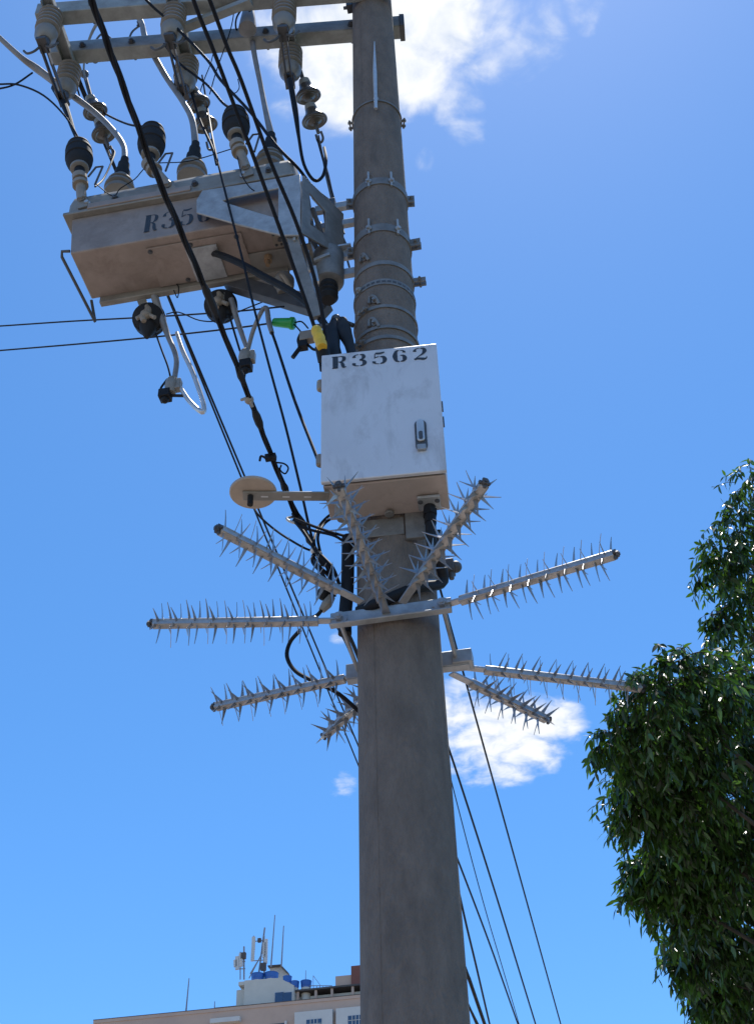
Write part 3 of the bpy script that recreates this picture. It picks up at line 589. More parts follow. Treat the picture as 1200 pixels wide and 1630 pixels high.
# one spike shared by every bar: base in local xy, tip along +Z, blade width along X
sp = MB(); Ls = .083
secs = [(0,.0100,0),(.3,.0068,.0006),(.6,.0038,.002),(.85,.0017,.004),(1,.0006,.0055)]
vs = []
for t, w, bend in secs:
    for sx, sy in ((-1,-1),(1,-1),(1,1),(-1,1)): vs.append((sx*w, sy*.0011+bend, t*Ls))
fs = [(i*4+k, i*4+(k+1) % 4, i*4+4+(k+1) % 4, i*4+4+k) for i in range(4) for k in range(4)]+[(0,1,2,3)[::-1],(16,17,18,19)]
sp.add(vs, fs); spike_me = mesh_of(sp, (0,0,0), 'spike'); spike_me.materials.append(MT['blade'])
BARS = [((243,993),(528,988),0,'spiked bar pointing level to the left, the leftmost of the ring'),
        ((350,843),(556,948),0,'spiked bar slanting up left beneath the round antenna plate'),
        ((540,775),(612,968),0,'spiked bar reaching up in front of the left corner of the cabinet'),
        ((770,770),(650,945),0,'spiked bar slanting up right past the right corner of the cabinet'),
        ((977,883),(712,962),0,'spiked bar rising gently to the right, level with the clamp'),
        ((343,1125),(568,1076),0,'spiked bar behind the pole dropping gently to the left'),
        ((518,1170),(575,1117),0,'short-looking spiked bar peeking out low at the left edge of the pole'),
        ((870,1145),(735,1080),0,'spiked bar slanting down right in front of the small cloud'),
        ((1020,1095),(752,1064),0,'longest spiked bar, pointing right into the tree leaves')]
for bi, (e, i_, dz, lab) in enumerate(BARS):
    E = PZ(*e, zR); I = PZ(*i_, zR); d = nrm(E-I)
    if bi == 6: I = I-d*.25
    t = thing('spiked_bar', I, lab, 'spiked bar', 'spiked bars fanned round the pole')
    sd = np.cross(Z_, d)
    L = np.linalg.norm(E-I); bs = I+d*.05
    mb = MB(); mb.bar(I-d*.06, I+d*.10, .032, .008); part('mounting_tab', mb, 'spike', t, .001)
    mb = MB(); hw = .0155
    mb.box((bs+E)/2, (E-bs)/2, sd*hw, Z_*hw); part('core', mb, 'core', t, .0055)
    mb = MB()
    for sg in (-1, 1): mb.box((bs+E)/2+sd*sg*(hw+.0012)-Z_*(hw*.45), (E-bs)/2*.995, sd*.0012, Z_*.006)
    part('edge_strip', mb, 'spike', t)
    b = MB(); b.cyl(E-d*.004, E+d*.022, .007, 8); b.box(E+d*.004, d*.005, sd*.021, Z_*.005); b.box(E+d*.004, d*.005, sd*.005, Z_*.021); b.lathe(E+d*.008, E+d*.018, [(0,.013),(1,.013)], 6); part('end_nut', b, 'dsteel', t)
    pitch = .071; n = int((L-.06)/pitch)
    for k in range(n+1):
        u = bs+d*(.03+k*pitch)
        if (u-bs)@d > L-.055: break
        for j, (ang, off, lean) in enumerate(((6,0,.03),(-40,.40,.30),(46,.52,.08),(176,.1,.0),(-138,.55,-.03),(138,.36,.06),(82,.2,.1),(-86,.72,-.05))):
            # angle from straight up, about the bar's axis
            aa = rad(ang+random.uniform(-3,3)); dirv = math.cos(aa)*Z_+math.sin(aa)*sd; tip = nrm(dirv+d*random.uniform(-.06,.06)+d*lean)
            base = u+d*off*pitch+dirv*.014
            if (base-bs)@d > L-.06: continue
            yv = nrm(d-(d@tip)*tip); xv = np.cross(yv, tip); tw = rad(random.uniform(4,26))*(1 if j % 2 else -1); xv, yv = math.cos(tw)*xv+math.sin(tw)*yv, math.cos(tw)*yv-math.sin(tw)*xv
            s_ = random.uniform(.9,1.07)*(1.0 if j in (0,3) else .9)
            M = Matrix(((xv[0]*s_,yv[0]*s_,tip[0]*s_,base[0]-I[0]),(xv[1]*s_,yv[1]*s_,tip[1]*s_,base[1]-I[1]),(xv[2]*s_,yv[2]*s_,tip[2]*s_,base[2]-I[2]),(0,0,0,1)))
            o = link(bpy.data.objects.new('spike', spike_me)); o.parent = t; o.matrix_local = M

# ------------------------------------------------------------------ conductors and cables
def wire(name, pts, r, m, lab, cat='cable', group=None, n=8):
    return single(name, MB().tube(pts, r, n, k=5), m, lab, cat, group)
def street(x, y, z, s0, s1, r, lab, dev=0.0, m='cable', n=14, sag=0.0, group='straight street cables'):
    """a cable running along the street at height z through the point seen at (x, y)"""
    P = PZ(x, y, z); sP = (P-O_)@S_; dv = nrm(S_+A_*dev)
    pts = []
    for k in range(n):
        s_ = s0+(s1-s0)*(k/(n-1))**1.6; q = P+dv*(s_-sP); q = q-Z_*(sag*math.sin(math.pi*min(1,max(0,(s_-s0)/(s1-s0))))); pts.append(q)
    return wire('overhead_cable', pts, r, m, lab, group=group)
# bundled cable from top left past the tank to the ring (twisted look: three strands)
core = [PZ(x, y, z) for x, y, z in ((112,-90,5.35),(148,5,5.35),(190,120,5.34),(240,255,5.32),(290,372,5.30),(340,490,5.28),(400,640,5.24),(437,738,5.2),(478,830,5.16),(515,900,5.12))]
cs = smooth_pts(core, 10)
bun = thing('bundled_cable', cs[0], 'thickest black twisted cable bundle crossing diagonally over the tank lettering', 'cable')
for q in range(3):
    P = []
    for i, p in enumerate(cs):
        t = nrm(cs[min(i+1,len(cs)-1)]-cs[max(i-1,0)]); x, y, _ = frame(t); a = i*.35+q*2.094; P.append(p+.0064*(math.cos(a)*x+math.sin(a)*y))
    part('strand', MB().tube(P, .0058, 8, smooth=False), 'cable', bun)
for (i0, ln, rr) in ((47,5,.016),(56,3,.015),(61,4,.017),(73,3,.016),(83,3,.018)):
    part('splice', MB().tube(cs[i0:i0+ln], [rr*.6]+[rr]*3+[rr*.6], 10, smooth=False), 'poly', bun)
p = PZ(398,640,5.24); b = MB(); b.ball(p-S_*.012, .019); b.tube([p-A_*.035+Z_*.02, p-S_*.02, p+A_*.012-Z_*.03], .006, 8); part('connector', b, 'tan', bun)

wire('control_cable', [PZ(300,-40,6.75),PZ(310,5,6.72),PZ(340,80,6.66),PZ(372,165,6.6),PZ(404,250,6.5),PZ(455,390,6.3),PZ(490,490,6.12),PZ(506,540,6.0),PZ(512,590,5.82)], .009, 'cable', 'left of two parallel black cables running down over the bracket into the cabinet', group='cables into the cabinet')
wire('control_cable', [PZ(318,-40,6.75),PZ(336,5,6.72),PZ(362,75,6.66),PZ(385,130,6.62),PZ(430,255,6.5),PZ(470,350,6.36),PZ(500,440,6.2),PZ(516,520,6.02),PZ(520,590,5.82)], .009, 'cable', 'right of two parallel black cables running down over the bracket into the cabinet', group='cables into the cabinet')
wire('control_cable', [PS(328,404,.0),PS(345,404,-.06),PS(380,418,-.1),PS(420,440,-.1),PS(470,468,-.1),PS(505,500,-.1),PS(530,540,-.12),PS(540,570,-.14)], .019, 'black', 'fat black hose curving from under the tank to the top of the cabinet')
o = wire('down_lead', [PS(322,120,.3),PS(332,180,.2),PS(345,250,-.26),PS(388,420,-.25),PS(402,480,-.2),PS(428,580,-.15),PS(455,680,-.12),PS(478,775,-.1),PS(497,857,-.1),PS(515,900,-.1)], .006, 'cable', 'thin black wire falling from the middle switch past the green connector to the ring')
wire('jumper_cable', [PS(393,566,.22),PS(402,530,.17),PS(412,505,.12),PS(420,490,.1)], [.011,.012,.012,.012], 'gcab', 'grey lead slanting up from the right hanging clamp towards the green connector', n=12)
wire('lead_cable', [PS(420,490,.1),PS(425,492,.1),PS(428,512,.08),PS(433,530,.04)], [.012,.013,.014,.012], 'gcab', 'short grey sleeve hanging just left of the green connector', n=12)
wire('lead_cable', [PS(433,529,.04),PS(442,555,.02),PS(470,640,-.1),PS(506,732,-.26)], .0075, 'cable', 'straight black lead running down from the grey sleeve to the lower cabinet hinge')
# conductors from switches / bushings
def sw_lead(k): return SWB[k][1]-Z_*.08
wire('jumper_cable', [sw_lead(0), PS(88,140,.0), PS(104,170,-.1), PS(120,215,-.2), PS(126,226,-.25)], [.022,.026,.022,.010,.010], 'cable', 'dark jumper from the left switch down to the leftmost black arrester')
wire('jumper_cable', [PS(-20,40,-.35), PS(0,60,-.3), PS(35,92,-.2), PS(60,110,-.12), PS(110,148,-.02), PS(150,178,.05), PS(178,205,.03), PS(197,232,.0), BTOP[0]+Z_*.02, BTOP[0]-Z_*.06], [.016,.017,.019,.026,.022,.019,.018,.017,.021,.026], 'gcab', 'pale grey bent conductor from the left edge of the photo to the left bushing', n=12)
wire('jumper_cable', [PS(136,128,.1), PS(134,105,.05), PS(140,70,-.02), PS(157,35,-.1), PS(187,13,-.12), PS(222,30,-.05), PS(233,64,0), PS(262,118,.02), PS(290,160,.0), PS(306,190,-.02), BTOP[1]+Z_*.02, BTOP[1]-Z_*.06], [.006,.007,.008,.012,.016,.017,.021,.019,.017,.02,.022,.026], 'gcab', 'pale grey conductor arching up from the first disc chain and down to the middle bushing', n=12)
wire('jumper_cable', [PS(392,-30,.1), PS(399,30,.06), PS(404,80,.0), PS(415,135,0), PS(425,185,-.03), BTOP[2]+Z_*.02, BTOP[2]-Z_*.06], [.02,.024,.017,.016,.018,.022,.028], 'gcab', 'straight grey conductor dropping from the top edge to the bushing nearest the pole', n=12)
wire('jumper_cable', [sw_lead(2), PS(462,130,.0), PS(470,175,.0), PS(476,220,.05), PS(484,262,.1), PS(500,287,.15), PS(514,280,.18), PS(519,255,.2), PS(516,235,.3)], [.018,.019,.018,.010,.010,.010,.010,.010,.009], 'cable', 'black loop of cable hanging below the switch nearest the pole')
wire('jumper_cable', [sw_lead(1), PS(300,135,.1), PS(318,190,.1), PS(338,235,.06), PS(345,262,.0)], .008, 'cable', 'short black jumper below the middle switch')
wire('jumper_cable', [PS(175,236,.33), PS(183,242,.3), PS(178,258,.2), PS(165,285,.1), PS(152,297,-.05)], .006, 'cable', 'thin black tail curling from the first disc chain onto the tank lid')
wire('jumper_cable', [PS(262,70,-.1), PS(285,100,-.12), PS(330,135,-.15), PS(356,165,-.2), PS(374,174,-.25)], .008, 'cable', 'black jumper curving into the top of the arrester nearest the pole')
wire('jumper_cable', [PS(150,170,.3), PS(175,185,.2), PS(205,198,.0), PS(235,202,-.24)], .007, 'cable', 'thin black wire from the first disc chain to the middle black arrester')
wire('jumper_cable', [PS(-20,133,-.4), PS(0,134,-.4), PS(30,135,-.4), PS(70,152,-.38), PS(105,186,-.32), PS(128,224,-.26)], .006, 'cable', 'thin grey-black wire arcing from the left edge to the leftmost black arrester')
wire('jumper_cable', [PS(-20,142,-.4), PS(0,141,-.4), PS(25,134,-.38), PS(52,116,-.3)], .006, 'cable', 'short thin wire at the left edge clipped to the pale bent conductor')
wire('jumper_cable', [PS(215,-20,-.5), PS(245,12,-.4), PS(275,38,-.35), PS(330,95,-.3), PS(352,128,-.3), PS(400,180,-.3), PS(440,232,-.28), PS(475,268,-.2), PS(500,300,0), PS(545,335,.1)], .009, 'cable', 'black cable sagging from the top edge over the lid to the pole bands')
wire('guy_wire', [PS(507,216,.37), PS(513,245,.38), PS(521,280,.36), PS(530,320,.4), PS(541,370,.3), PS(556,425,.25)], [.006,.006,.014,.012,.008,.006], 'dsteel', 'clamped line tail running from the third disc chain down beside the pole')
wire('guy_wire', [PS(505,222,.37), PS(516,262,.36), PS(536,330,.3), PS(548,372,.2)], .005, 'cable', 'thin wire beside the clamped tail left of the pole bands')
wire('bonding_wire', [PS(152,292,-.2), PS(180,312,-.25), PS(192,300,-.25), PS(215,285,-.25), PS(240,262,-.26), PS(290,258,-.2), PS(320,252,-.2), PS(372,236,-.26)], .003, 'cable', 'hair-thin wire linking the arrester bases across the lid')
wire('bonding_wire', [PS(377,244,-.26), PS(386,280,-.3), PS(402,302,-.28), PS(412,300,-.2)], .003, 'cable', 'hair-thin wire dangling in front of the triangular bracket')
wire('bonding_wire', [PS(272,448,.14), PS(284,455,.1), PS(283,474,.1), PS(277,462,.12)], .003, 'cable', 'hair-thin wire end dangling under the left half of the tank')
wire('bonding_wire', [PS(334,150,.0),PS(345,112,-.02),PS(360,70,-.05),PS(369,40,-.08),PS(374,10,-.1)], .0035, 'cable', 'thin wire rising past the crossarm between the two control cables')
wire('bonding_wire', [PS(318,148,.05),PS(326,125,.0),PS(336,100,-.02),PS(341,78,-.02)], .003, 'cable', 'hair-thin wire rising from the middle disc chain')
wire('bonding_wire', [PS(356,132,-.2),PS(372,148,-.2),PS(381,140,-.2),PS(379,126,-.2)], .003, 'cable', 'small thin wire loop just above the arrester nearest the pole')
wire('jumper_cable', [PS(100,62,-.1),PS(112,95,.0),PS(120,128,.05),PS(127,152,.1)], .006, 'cable', 'short dark lead slanting beside the lower insulator of the left switch')
wire('wire_curl', [PZ(438,736,5.2),PZ(452,738,5.19),PZ(459,745,5.19),PZ(454,754,5.19),PZ(446,748,5.19),PZ(448,740,5.2)], .0035, 'cable', 'small curl of wire sticking out of the twisted cable bundle', 'wire')
wire('service_wire', [PZ(443,745,5.17),PZ(455,785,5.17),PZ(466,815,5.16),PZ(474,830,5.14)], .004, 'cable', 'thin wire running beside the lower end of the twisted bundle')
b = MB(); q = PZ(431,728,5.2); b.box(q, A_*.022, S_*.012, Z_*.012); b.tube([q-A_*.02, q-A_*.04+Z_*.015, q-A_*.045-Z_*.01], .005, 6); single('bundle_clamp', b, 'black', 'small black clamp biting the twisted bundle above the antenna disc', 'clamp')
# lower leads under the tank
wire('jumper_cable', [PS(246,470,.14), PS(258,508,.2), PS(268,535,.22), PS(281,570,.2), PS(278,605,.2)], [.022,.021,.015,.014,.014], 'gcab', 'grey lead from the tank bottom to the left hanging clamp', n=12)
wire('jumper_cable', [PS(288,618,.2), PS(303,640,.2), PS(322,656,.2), PS(324,642,.2), PS(308,595,.2), PS(292,560,.2), PS(282,530,.22)], [.012,.013,.013,.013,.013,.013,.011], 'alu', 'bright bent conductor with a sharp elbow below the tank', n=12)
wire('jumper_cable', [PS(368,476,.16), PS(378,510,.2), PS(390,545,.22), PS(397,562,.22)], [.016,.015,.013,.012], 'gcab', 'grey lead from the tank bottom to the right hanging clamp', n=12)
wire('jumper_cable', [PS(248,530,.2), PS(258,558,.2), PS(268,585,.2), PS(274,612,.2)], .005, 'cable', 'thin wire from the left lower arrester to the left hanging clamp')
wire('jumper_cable', [PS(365,500,.2), PS(373,528,.2), PS(382,558,.22)], .006, 'cable', 'thin wire from the middle lower arrester to the right hanging clamp')
for (x, y, lab) in ((274,615,'hanging clamp with black lever at the elbow of the bright bent conductor'), (391,570,'hanging clamp with black lever below the middle of the tank')):
    c = PS(x, y, .2); t = thing('line_clamp', c, lab, 'clamp', 'line clamps under the tank')
    b = MB(); b.lathe(c+Z_*.06, c-Z_*.05, [(0,.02),(.2,.034),(.6,.038),(1,.022)], 10); b.box(c+A_*.02, A_*.03, S_*.02, Z_*.035); part('body', b, 'lid', t, .003)
    b = MB(); q = c-Z_*.06-A_*(.03 if x < 300 else -.005); b.box(q, A_*.03, S_*.03, Z_*.026); b.ball(q-Z_*.03, .022); part('jaw', b, 'black', t, .004)
    b = MB(); b.tube([q, q+(A_*.12-Z_*.03 if x < 300 else -A_*.01-Z_*.12)], .008, 8); b.tube([q, q-A_*.03+Z_*.05, c-A_*.03+Z_*.06], .006, 8); part('lever', b, 'black', t)
# green connector and the yellow-taped bundle
c = PS(452,514,.1); t = thing('green_connector', c, 'bright green tapered plastic connector hanging under the dark beam', 'connector')
b = MB(); b.lathe(PS(435,513,.1), PS(469,515,.1), [(0,.018),(.05,.022),(.8,.028),(.82,.033),(.95,.033),(1,.026)], 16); part('sleeve', b, 'green', t)
b = MB(); b.tube([PS(468,514,.1),PS(480,512,.1),PS(490,522,.08),PS(488,520,.08)], .004, 8); b.tube([PS(468,516,.1),PS(478,527,.1),PS(486,540,.0)], .004, 8); part('tail_wire', b, 'cable', t)
c = PS(509,540,-.41)
t = thing('taped_cable_end', c, 'black cable end wrapped in yellow tape just above the cabinet corner', 'cable end')
b = MB(); b.tube([PS(503,524,-.40),PS(508,538,-.41),PS(513,553,-.42)], [.022,.026,.023,.027,.024,.026,.022], 14); part('yellow_tape', b, 'yellow', t)
b = MB(); b.tube([PS(512,551,-.40),PS(517,575,-.36)], .031, 14); part('boot', b, 'black', t)
c = PS(489,537,.0)
t = thing('tap_clamp', c, 'small tan block with a black lever beside the yellow tape', 'clamp')
b = MB(); b.box(c, A_*.035, S_*.02, Z_*.032); part('block', b, 'tan', t, .004)
b = MB(); b.box(c-Z_*.055-A_*.02, A_*.022, S_*.02, Z_*.02); b.tube([c-A_*.03-Z_*.06, c-A_*.07-Z_*.13], .011, 8); b.tube([c-Z_*.05+A_*.0, c-Z_*.10+A_*.04, c-Z_*.07+A_*.08], .007, 8); b.tube([c-A_*.035+Z_*.03, c-A_*.045-Z_*.01, c-A_*.035-Z_*.06], .008, 8); part('lever', b, 'black', t)
c = PS(543,535,-.2)
t = thing('cable_boot', c, 'black rubber cable boots standing on top of the cabinet beside the pole', 'cable boot')
b = MB(); b.tube([PS(532,512,-.08),PS(530,530,-.18),PS(531,556,-.26),PS(533,575,-.27)], [.02,.034,.03,.026], 14); part('boot', b, 'black', t)
b = MB(); b.tube([PS(545,512,-.08),PS(548,528,-.18),PS(556,548,-.22),PS(562,572,-.26)], [.026,.036,.024,.02], 14); part('boot', b, 'poly', t)
b = MB(); b.tube([PS(500,520,-.1),PS(525,518,-.12),PS(548,514,-.1),PS(562,518,-.1)], .012, 8); b.ball(PS(535,508,-.06), .025); part('clip', b, 'dsteel', t)
# left-running service wires
wire('service_wire', [PS(-60,522,.9),PS(0,519,.9),PS(120,511,.7),PS(250,504,.5),PS(370,496,.3),PS(452,488,.1)], .005, 'cable', 'upper of two thin wires crossing the sky from the left edge below the tank', group='thin wires from the left edge')
wire('service_wire', [PS(-60,563,.9),PS(0,558,.9),PS(120,548,.7),PS(250,536,.5),PS(360,524,.3),PS(436,514,.1)], .005, 'cable', 'lower of two thin wires from the left edge, ending at the green connector', group='thin wires from the left edge')
wire('service_wire', [PS(265,500,.2),PS(285,497,.2),PS(318,510,.2),PS(350,510,.2),PS(385,494,.2),PS(420,480,.2)], .0035, 'cable', 'thin wavy wire hung along the upper thin wire below the tank')
# street lines seen through to lower right
street(392,764,9.5, -9, 40, .0095, 'black street cable passing behind the antenna disc and the pole', dev=.012)
street(92,40,9.7, -9, 40, .009, 'black street cable at far upper left, behind the first switch')
def drop(pts, z, r, lab):
    P = [PZ(x, y, z) for x, y in pts]; d = nrm(P[-1]-P[-2]); P += [P[-1]+d*6, P[-1]+d*22]
    wire('overhead_cable', P, r, 'cable', lab, group='straight street cables')
drop([(694,915),(706,958),(790,1262),(892,1630)], 5.05, .0050, 'rightmost straight black cable slanting down from the ring to the bottom edge')
drop([(690,1125),(722,1215),(787,1418),(852,1630)], 4.45, .0048, 'second straight cable from the right at the bottom of the photo')
drop([(700,1168),(727,1278),(770,1440),(817,1600)], 4.35, .0024, 'thinnest of the straight wires right of the pole at the bottom')
drop([(690,1270),(732,1378),(780,1505),(824,1630)], 4.05, .0042, 'straight black cable crossing the thin wire low beside the pole')
drop([(700,1280),(738,1455),(757,1535),(779,1630)], 4.0, .005, 'dark cable closest to the right edge of the pole near the bottom')
drop([(705,1450),(745,1555),(758,1592),(771,1630)], 3.55, .0075, 'thick dark cable just emerging from the pole at the bottom edge')
drop([(710,1520),(748,1606),(761,1632)], 3.4, .005, 'short end of black cable at the bottom edge, hugging the pole')
# wires behind the pole left of it under the ring
wire('service_wire', [PS(530,985,.25),PS(545,1010,.4),PS(560,1042,.6),PS(585,1110,1.0)], .009, 'cable', 'short black cable slipping behind the pole just under the ring, left of its twin', group='cables slipping behind the pole')
wire('service_wire', [PS(542,985,.25),PS(556,1012,.4),PS(570,1045,.6),PS(595,1110,1.0)], .009, 'cable', 'short black cable slipping behind the pole just under the ring, right of its twin', group='cables slipping behind the pole')
wire('service_wire', [PS(478,1003,.25),PS(462,1022,.3),PS(457,1045,.3),PS(470,1068,.3),PS(500,1085,.3),PS(540,1105,.3),PS(590,1150,.4)], .009, 'cable', 'black loop of cable bulging left below the leftmost spiked bar')
# knot of service connections left of the pole
kn = [([(468,828),(482,845),(505,880),(530,915)],.008),([(470,826),(500,838),(530,848),(560,856)],.006),([(476,838),(500,845),(530,852),(548,862)],.006),
      ([(505,885),(500,860),(508,838),(525,820),(545,812)],.006),([(510,880),(506,855),(515,835),(532,822)],.006),([(498,885),(506,900),(522,915),(535,935)],.008),
      ([(500,882),(498,895),(512,912),(530,945)],.008),([(403,800),(410,818),(440,845),(480,870),(500,878)],.005),([(505,880),(520,900),(528,925),(532,950)],.009),([(512,885),(530,905),(540,930)],.008)]
KL = ['black strand at the lower end of the twisted bundle', 'upper black wire running right from the bundle end towards the pole', 'lower black wire running right from the bundle end towards the pole', 'black wire looping up towards the underside of the cabinet', 'inner black wire looping up beside the cabinet underside', 'black tail bending down behind the clamp in the wire knot', 'lowest black tail in the wire knot left of the pole', 'thin black wire from the antenna disc to the wire knot', 'thickest black tail in the wire knot beside the pole', 'rightmost black tail in the wire knot beside the pole']
for (p, r), lab in zip(kn, KL):
    m_ = len(p); wire('service_wire', [PS(x, y, -.12+.2*math.sin(i*1.3+x)*.25) for i, (x, y) in enumerate(p)], r, 'cable', lab, group='wires in the knot left of the pole')
c = PS(476,828,-.1); t = thing('wedge_clamp', c, 'dark wedge clamp with bright bail where the cable bundle ends', 'clamp')
b = MB(); b.bar(PS(470,820,-.1), PS(484,838,-.1), .05, .03); part('body', b, 'black', t, .004)
b = MB(); b.tube([PS(482,836,-.1),PS(462,830,-.13),PS(457,825,-.13),PS(470,822,-.1)], .006, 8); part('bail', b, 'alu', t)
b = MB(); b.ball(PS(500,876,-.1), .018); b.ball(PS(508,882,-.1), .014); single('wire_connector', b, 'alu', 'small bright connector in the wire knot left of the pole', 'connector')
# conduit and fittings on the pole sides behind the ring
zz = zR
mb = MB(); mb.tube([polar(-82,pole_r(5.0)+.035,5.06), polar(-80,pole_r(4.8)+.04,4.8), polar(-78,rR+.05,4.64), polar(-80,rR+.05,4.56)], .027, 14); single('cable_conduit', mb, 'black', 'black conduit running down the left side of the pole under the cabinet', 'conduit')
mb = MB(); mb.tube([bz+CA*.165+CS*.165-Z_*.08, bz+CA*.165+CS*.18-Z_*.2, polar(60,rR+.05,4.75), polar(20,rR+.03,4.66), polar(-20,rR+.03,4.60), polar(-50,rR+.035,4.60)], .022, 12); single('control_cable', mb, 'black', 'black hose from the cabinet underside wrapping across the pole above the ring', 'cable')
c = PS(706,905,.05); t = thing('pole_hook', c, 'dark bolted hook on the right side of the pole below the cabinet', 'hook')
b = MB(); b.box(c, A_*.045, S_*.03, Z_*.028); b.cyl(c+A_*.03+Z_*.03, c+A_*.03-Z_*.06, .012, 8); b.ball(c+A_*.05, .026); part('bracket', b, 'dsteel', t, .004)
b = MB(); b.tube([c-A_*.02+Z_*.02, c-A_*.015+Z_*.10, c-A_*.01+Z_*.2], .016, 8); part('strap', b, 'black', t)
c = PS(526,962,-.05); t = thing('tap_connector', c, 'small tan and black connector tucked under the slanting left bar', 'connector')
b = MB(); b.tube([PS(528,950,-.05),PS(520,962,-.05),PS(512,972,-.05)], [.016,.022,.014], 10); part('body', b, 'tan', t)
b = MB(); b.tube([PS(513,970,-.05),PS(504,980,-.05),PS(490,985,-.05)], .008, 8); b.ball(PS(516,945,-.05), .03); part('lead', b, 'black', t)

# ------------------------------------------------------------------ tree at the right
def make_tree():
    cl = [  # x, y, depth, radius (m), twigs
        (1195,775,6.6,.14,26),(1178,830,6.5,.17,40),(1150,880,6.4,.15,36),(1130,905,6.4,.11,22),(1195,900,6.7,.24,70),(1180,965,6.6,.20,55),(1150,990,6.5,.12,22),(1210,1020,6.8,.2,40),
        (1080,1065,5.5,.14,46),(1040,1095,5.45,.13,40),(1125,1085,5.7,.19,70),(1175,1075,6.0,.17,50),(1010,1125,5.6,.11,26),(1100,1140,5.8,.24,110),(1040,1165,5.7,.18,70),(980,1175,5.7,.11,26),(962,1185,5.7,.07,10),(1000,1215,5.8,.13,36),
        (1165,1160,6.1,.27,120),(1085,1225,6.0,.25,120),(1025,1250,6.0,.17,60),(990,1270,6.0,.10,20),(1160,1260,6.4,.33,150),(1060,1300,6.2,.22,95),(1010,1310,6.1,.12,26),(985,1308,6.1,.06,8),
        (1120,1350,6.5,.30,130),(1045,1370,6.4,.18,60),(1010,1385,6.4,.12,28),(995,1420,6.4,.07,10),(1190,1370,6.9,.35,130),(1080,1430,6.6,.24,95),(1045,1420,6.5,.13,30),(1150,1470,6.9,.33,120),(1090,1500,6.8,.20,60),(1065,1530,6.8,.10,20),
        (1130,1560,7.0,.25,80),(1105,1585,7.0,.13,26),(1190,1560,7.3,.35,110),(1140,1630,7.3,.24,70),(1120,1655,7.3,.16,30),(1195,1660,7.5,.35,80),
        (1290,1150,6.4,.5,90),(1300,950,6.9,.45,80),(1290,1350,6.9,.5,90),(1300,1540,7.3,.5,90),(1290,800,7.0,.4,60),(1420,1200,7.0,.6,80),(1420,1450,7.4,.6,80),(1400,980,7.2,.5,60),(1260,1720,7.8,.5,60)]
    V = []; Fc = []; off = 0; stems = MB()
    base = W(3.1, 1.6, 0.0)
    T = thing('street_tree', base, 'leafy green tree with drooping glossy leaves filling the right edge of the photo', 'tree')
    gold = 2.399963
    tt = np.array([0, .12, .35, .62, .85, 1.0]); ww = np.array([.02, .55, 1.0, .85, .42, .0])
    crown_pts = []
    for (x, y, dp, r, nt) in cl:
        if y > 1200: x += 6+(y-1200)*.045
        if y < 1050: dp *= 1.25; r *= 1.25
        c = PD(x, y, dp)
        crown_pts.append((c, r))
        for k in range(int(nt*(1.25 if y < 1200 else 1.7))):
            u = rng.normal(size=3); u /= np.linalg.norm(u); rr = r*(rng.uniform(.15, 1.0)**.6)*.86
            st = c+u*rr*.75; out = nrm(u*np.array([1,1,.6])+np.array([0,0,-.15])+rng.normal(size=3)*.35)
            L = rng.uniform(.06, .17)*min(1, .5+r*2.2)
            pts = []
            for j in range(5):
                q = j/4; pts.append(st+out*L*q+np.array([0,0,-1.0])*L*.55*q*q)
            stems.tube(pts, [.0028,.0022,.0018,.0014,.001], 4, smooth=False, cap=False)
            nl = rng.integers(6, 12); axn = nrm(pts[-1]-pts[0])
            for j in range(nl):
                q = .12+.88*j/(nl-1); i0 = min(3, int(q*4)); P0 = pts[i0]+(pts[i0+1]-pts[i0])*(q*4-i0)
                sx = nrm(np.cross(axn, [0,0,1])+1e-6); sy = np.cross(axn, sx); a = j*gold+rng.uniform(-.4,.4)
                lat = math.cos(a)*sx+math.sin(a)*sy
                dr = nrm(lat*.75+axn*.45+np.array([0,0,-1])*rng.uniform(.25,1.1)+rng.normal(size=3)*.15)
                ll = rng.uniform(.030,.060)*(1.0 if dp < 6.3 else 1.1 if dp < 7.6 else 1.22); wd = ll*rng.uniform(.155,.21)
                nrmv = nrm(u*.7+np.array([0,0,.75])+rng.normal(size=3)*.55); nrmv = nrm(nrmv-(nrmv@dr)*dr); si = np.cross(dr, nrmv)
                droop = rng.uniform(.05,.35); fold = rng.uniform(.1,.4)
                P = P0[None,:]+dr*ll*tt[:,None]+np.array([0,0,-1.])*(droop*ll*tt**2)[:,None]
                Lf = P+si*(wd*ww)[:,None]+nrmv*(fold*wd*ww)[:,None]; Rt = P-si*(wd*ww)[:,None]+nrmv*(fold*wd*ww)[:,None]
                V.append(P); V.append(Lf); V.append(Rt)
                for i in range(5):
                    Fc.append((off+i, off+i+1, off+6+i+1, off+6+i)); Fc.append((off+i, off+12+i, off+12+i+1, off+i+1))
                off += 18
    V = np.concatenate(V)-base
    me = bpy.data.meshes.new('foliage'); me.from_pydata(V.tolist(), [], Fc); me.update(); me.polygons.foreach_set('use_smooth', [True]*len(me.polygons)); me.materials.append(MT['leaf'])
    crown = link(bpy.data.objects.new('crown', me)); crown.parent = T
    # trunk and limbs
    tr = MB(); fork = W(2.95, 1.7, 2.6); tr.tube([base-Z_*.1, base+Z_*.9+A_*.05, base+Z_*1.8-A_*.03, fork], [.19,.15,.135,.12], 16); part('trunk', tr, 'bark', T)
    for (x, y, dp, r, nt) in cl:
        if r < .24: continue
        c = PD(x, y, dp); mid = fork+(c-fork)*.5+Z_*.12+rng.normal(size=3)*.08
        b = MB(); b.tube([fork, fork+(mid-fork)*.5+Z_*.06, mid, c], [.045,.032,.02,.006], 8); part('limb', b, 'bark', T)
    part('twigs', stems, 'bark', crown)
    return len(Fc)
make_tree()

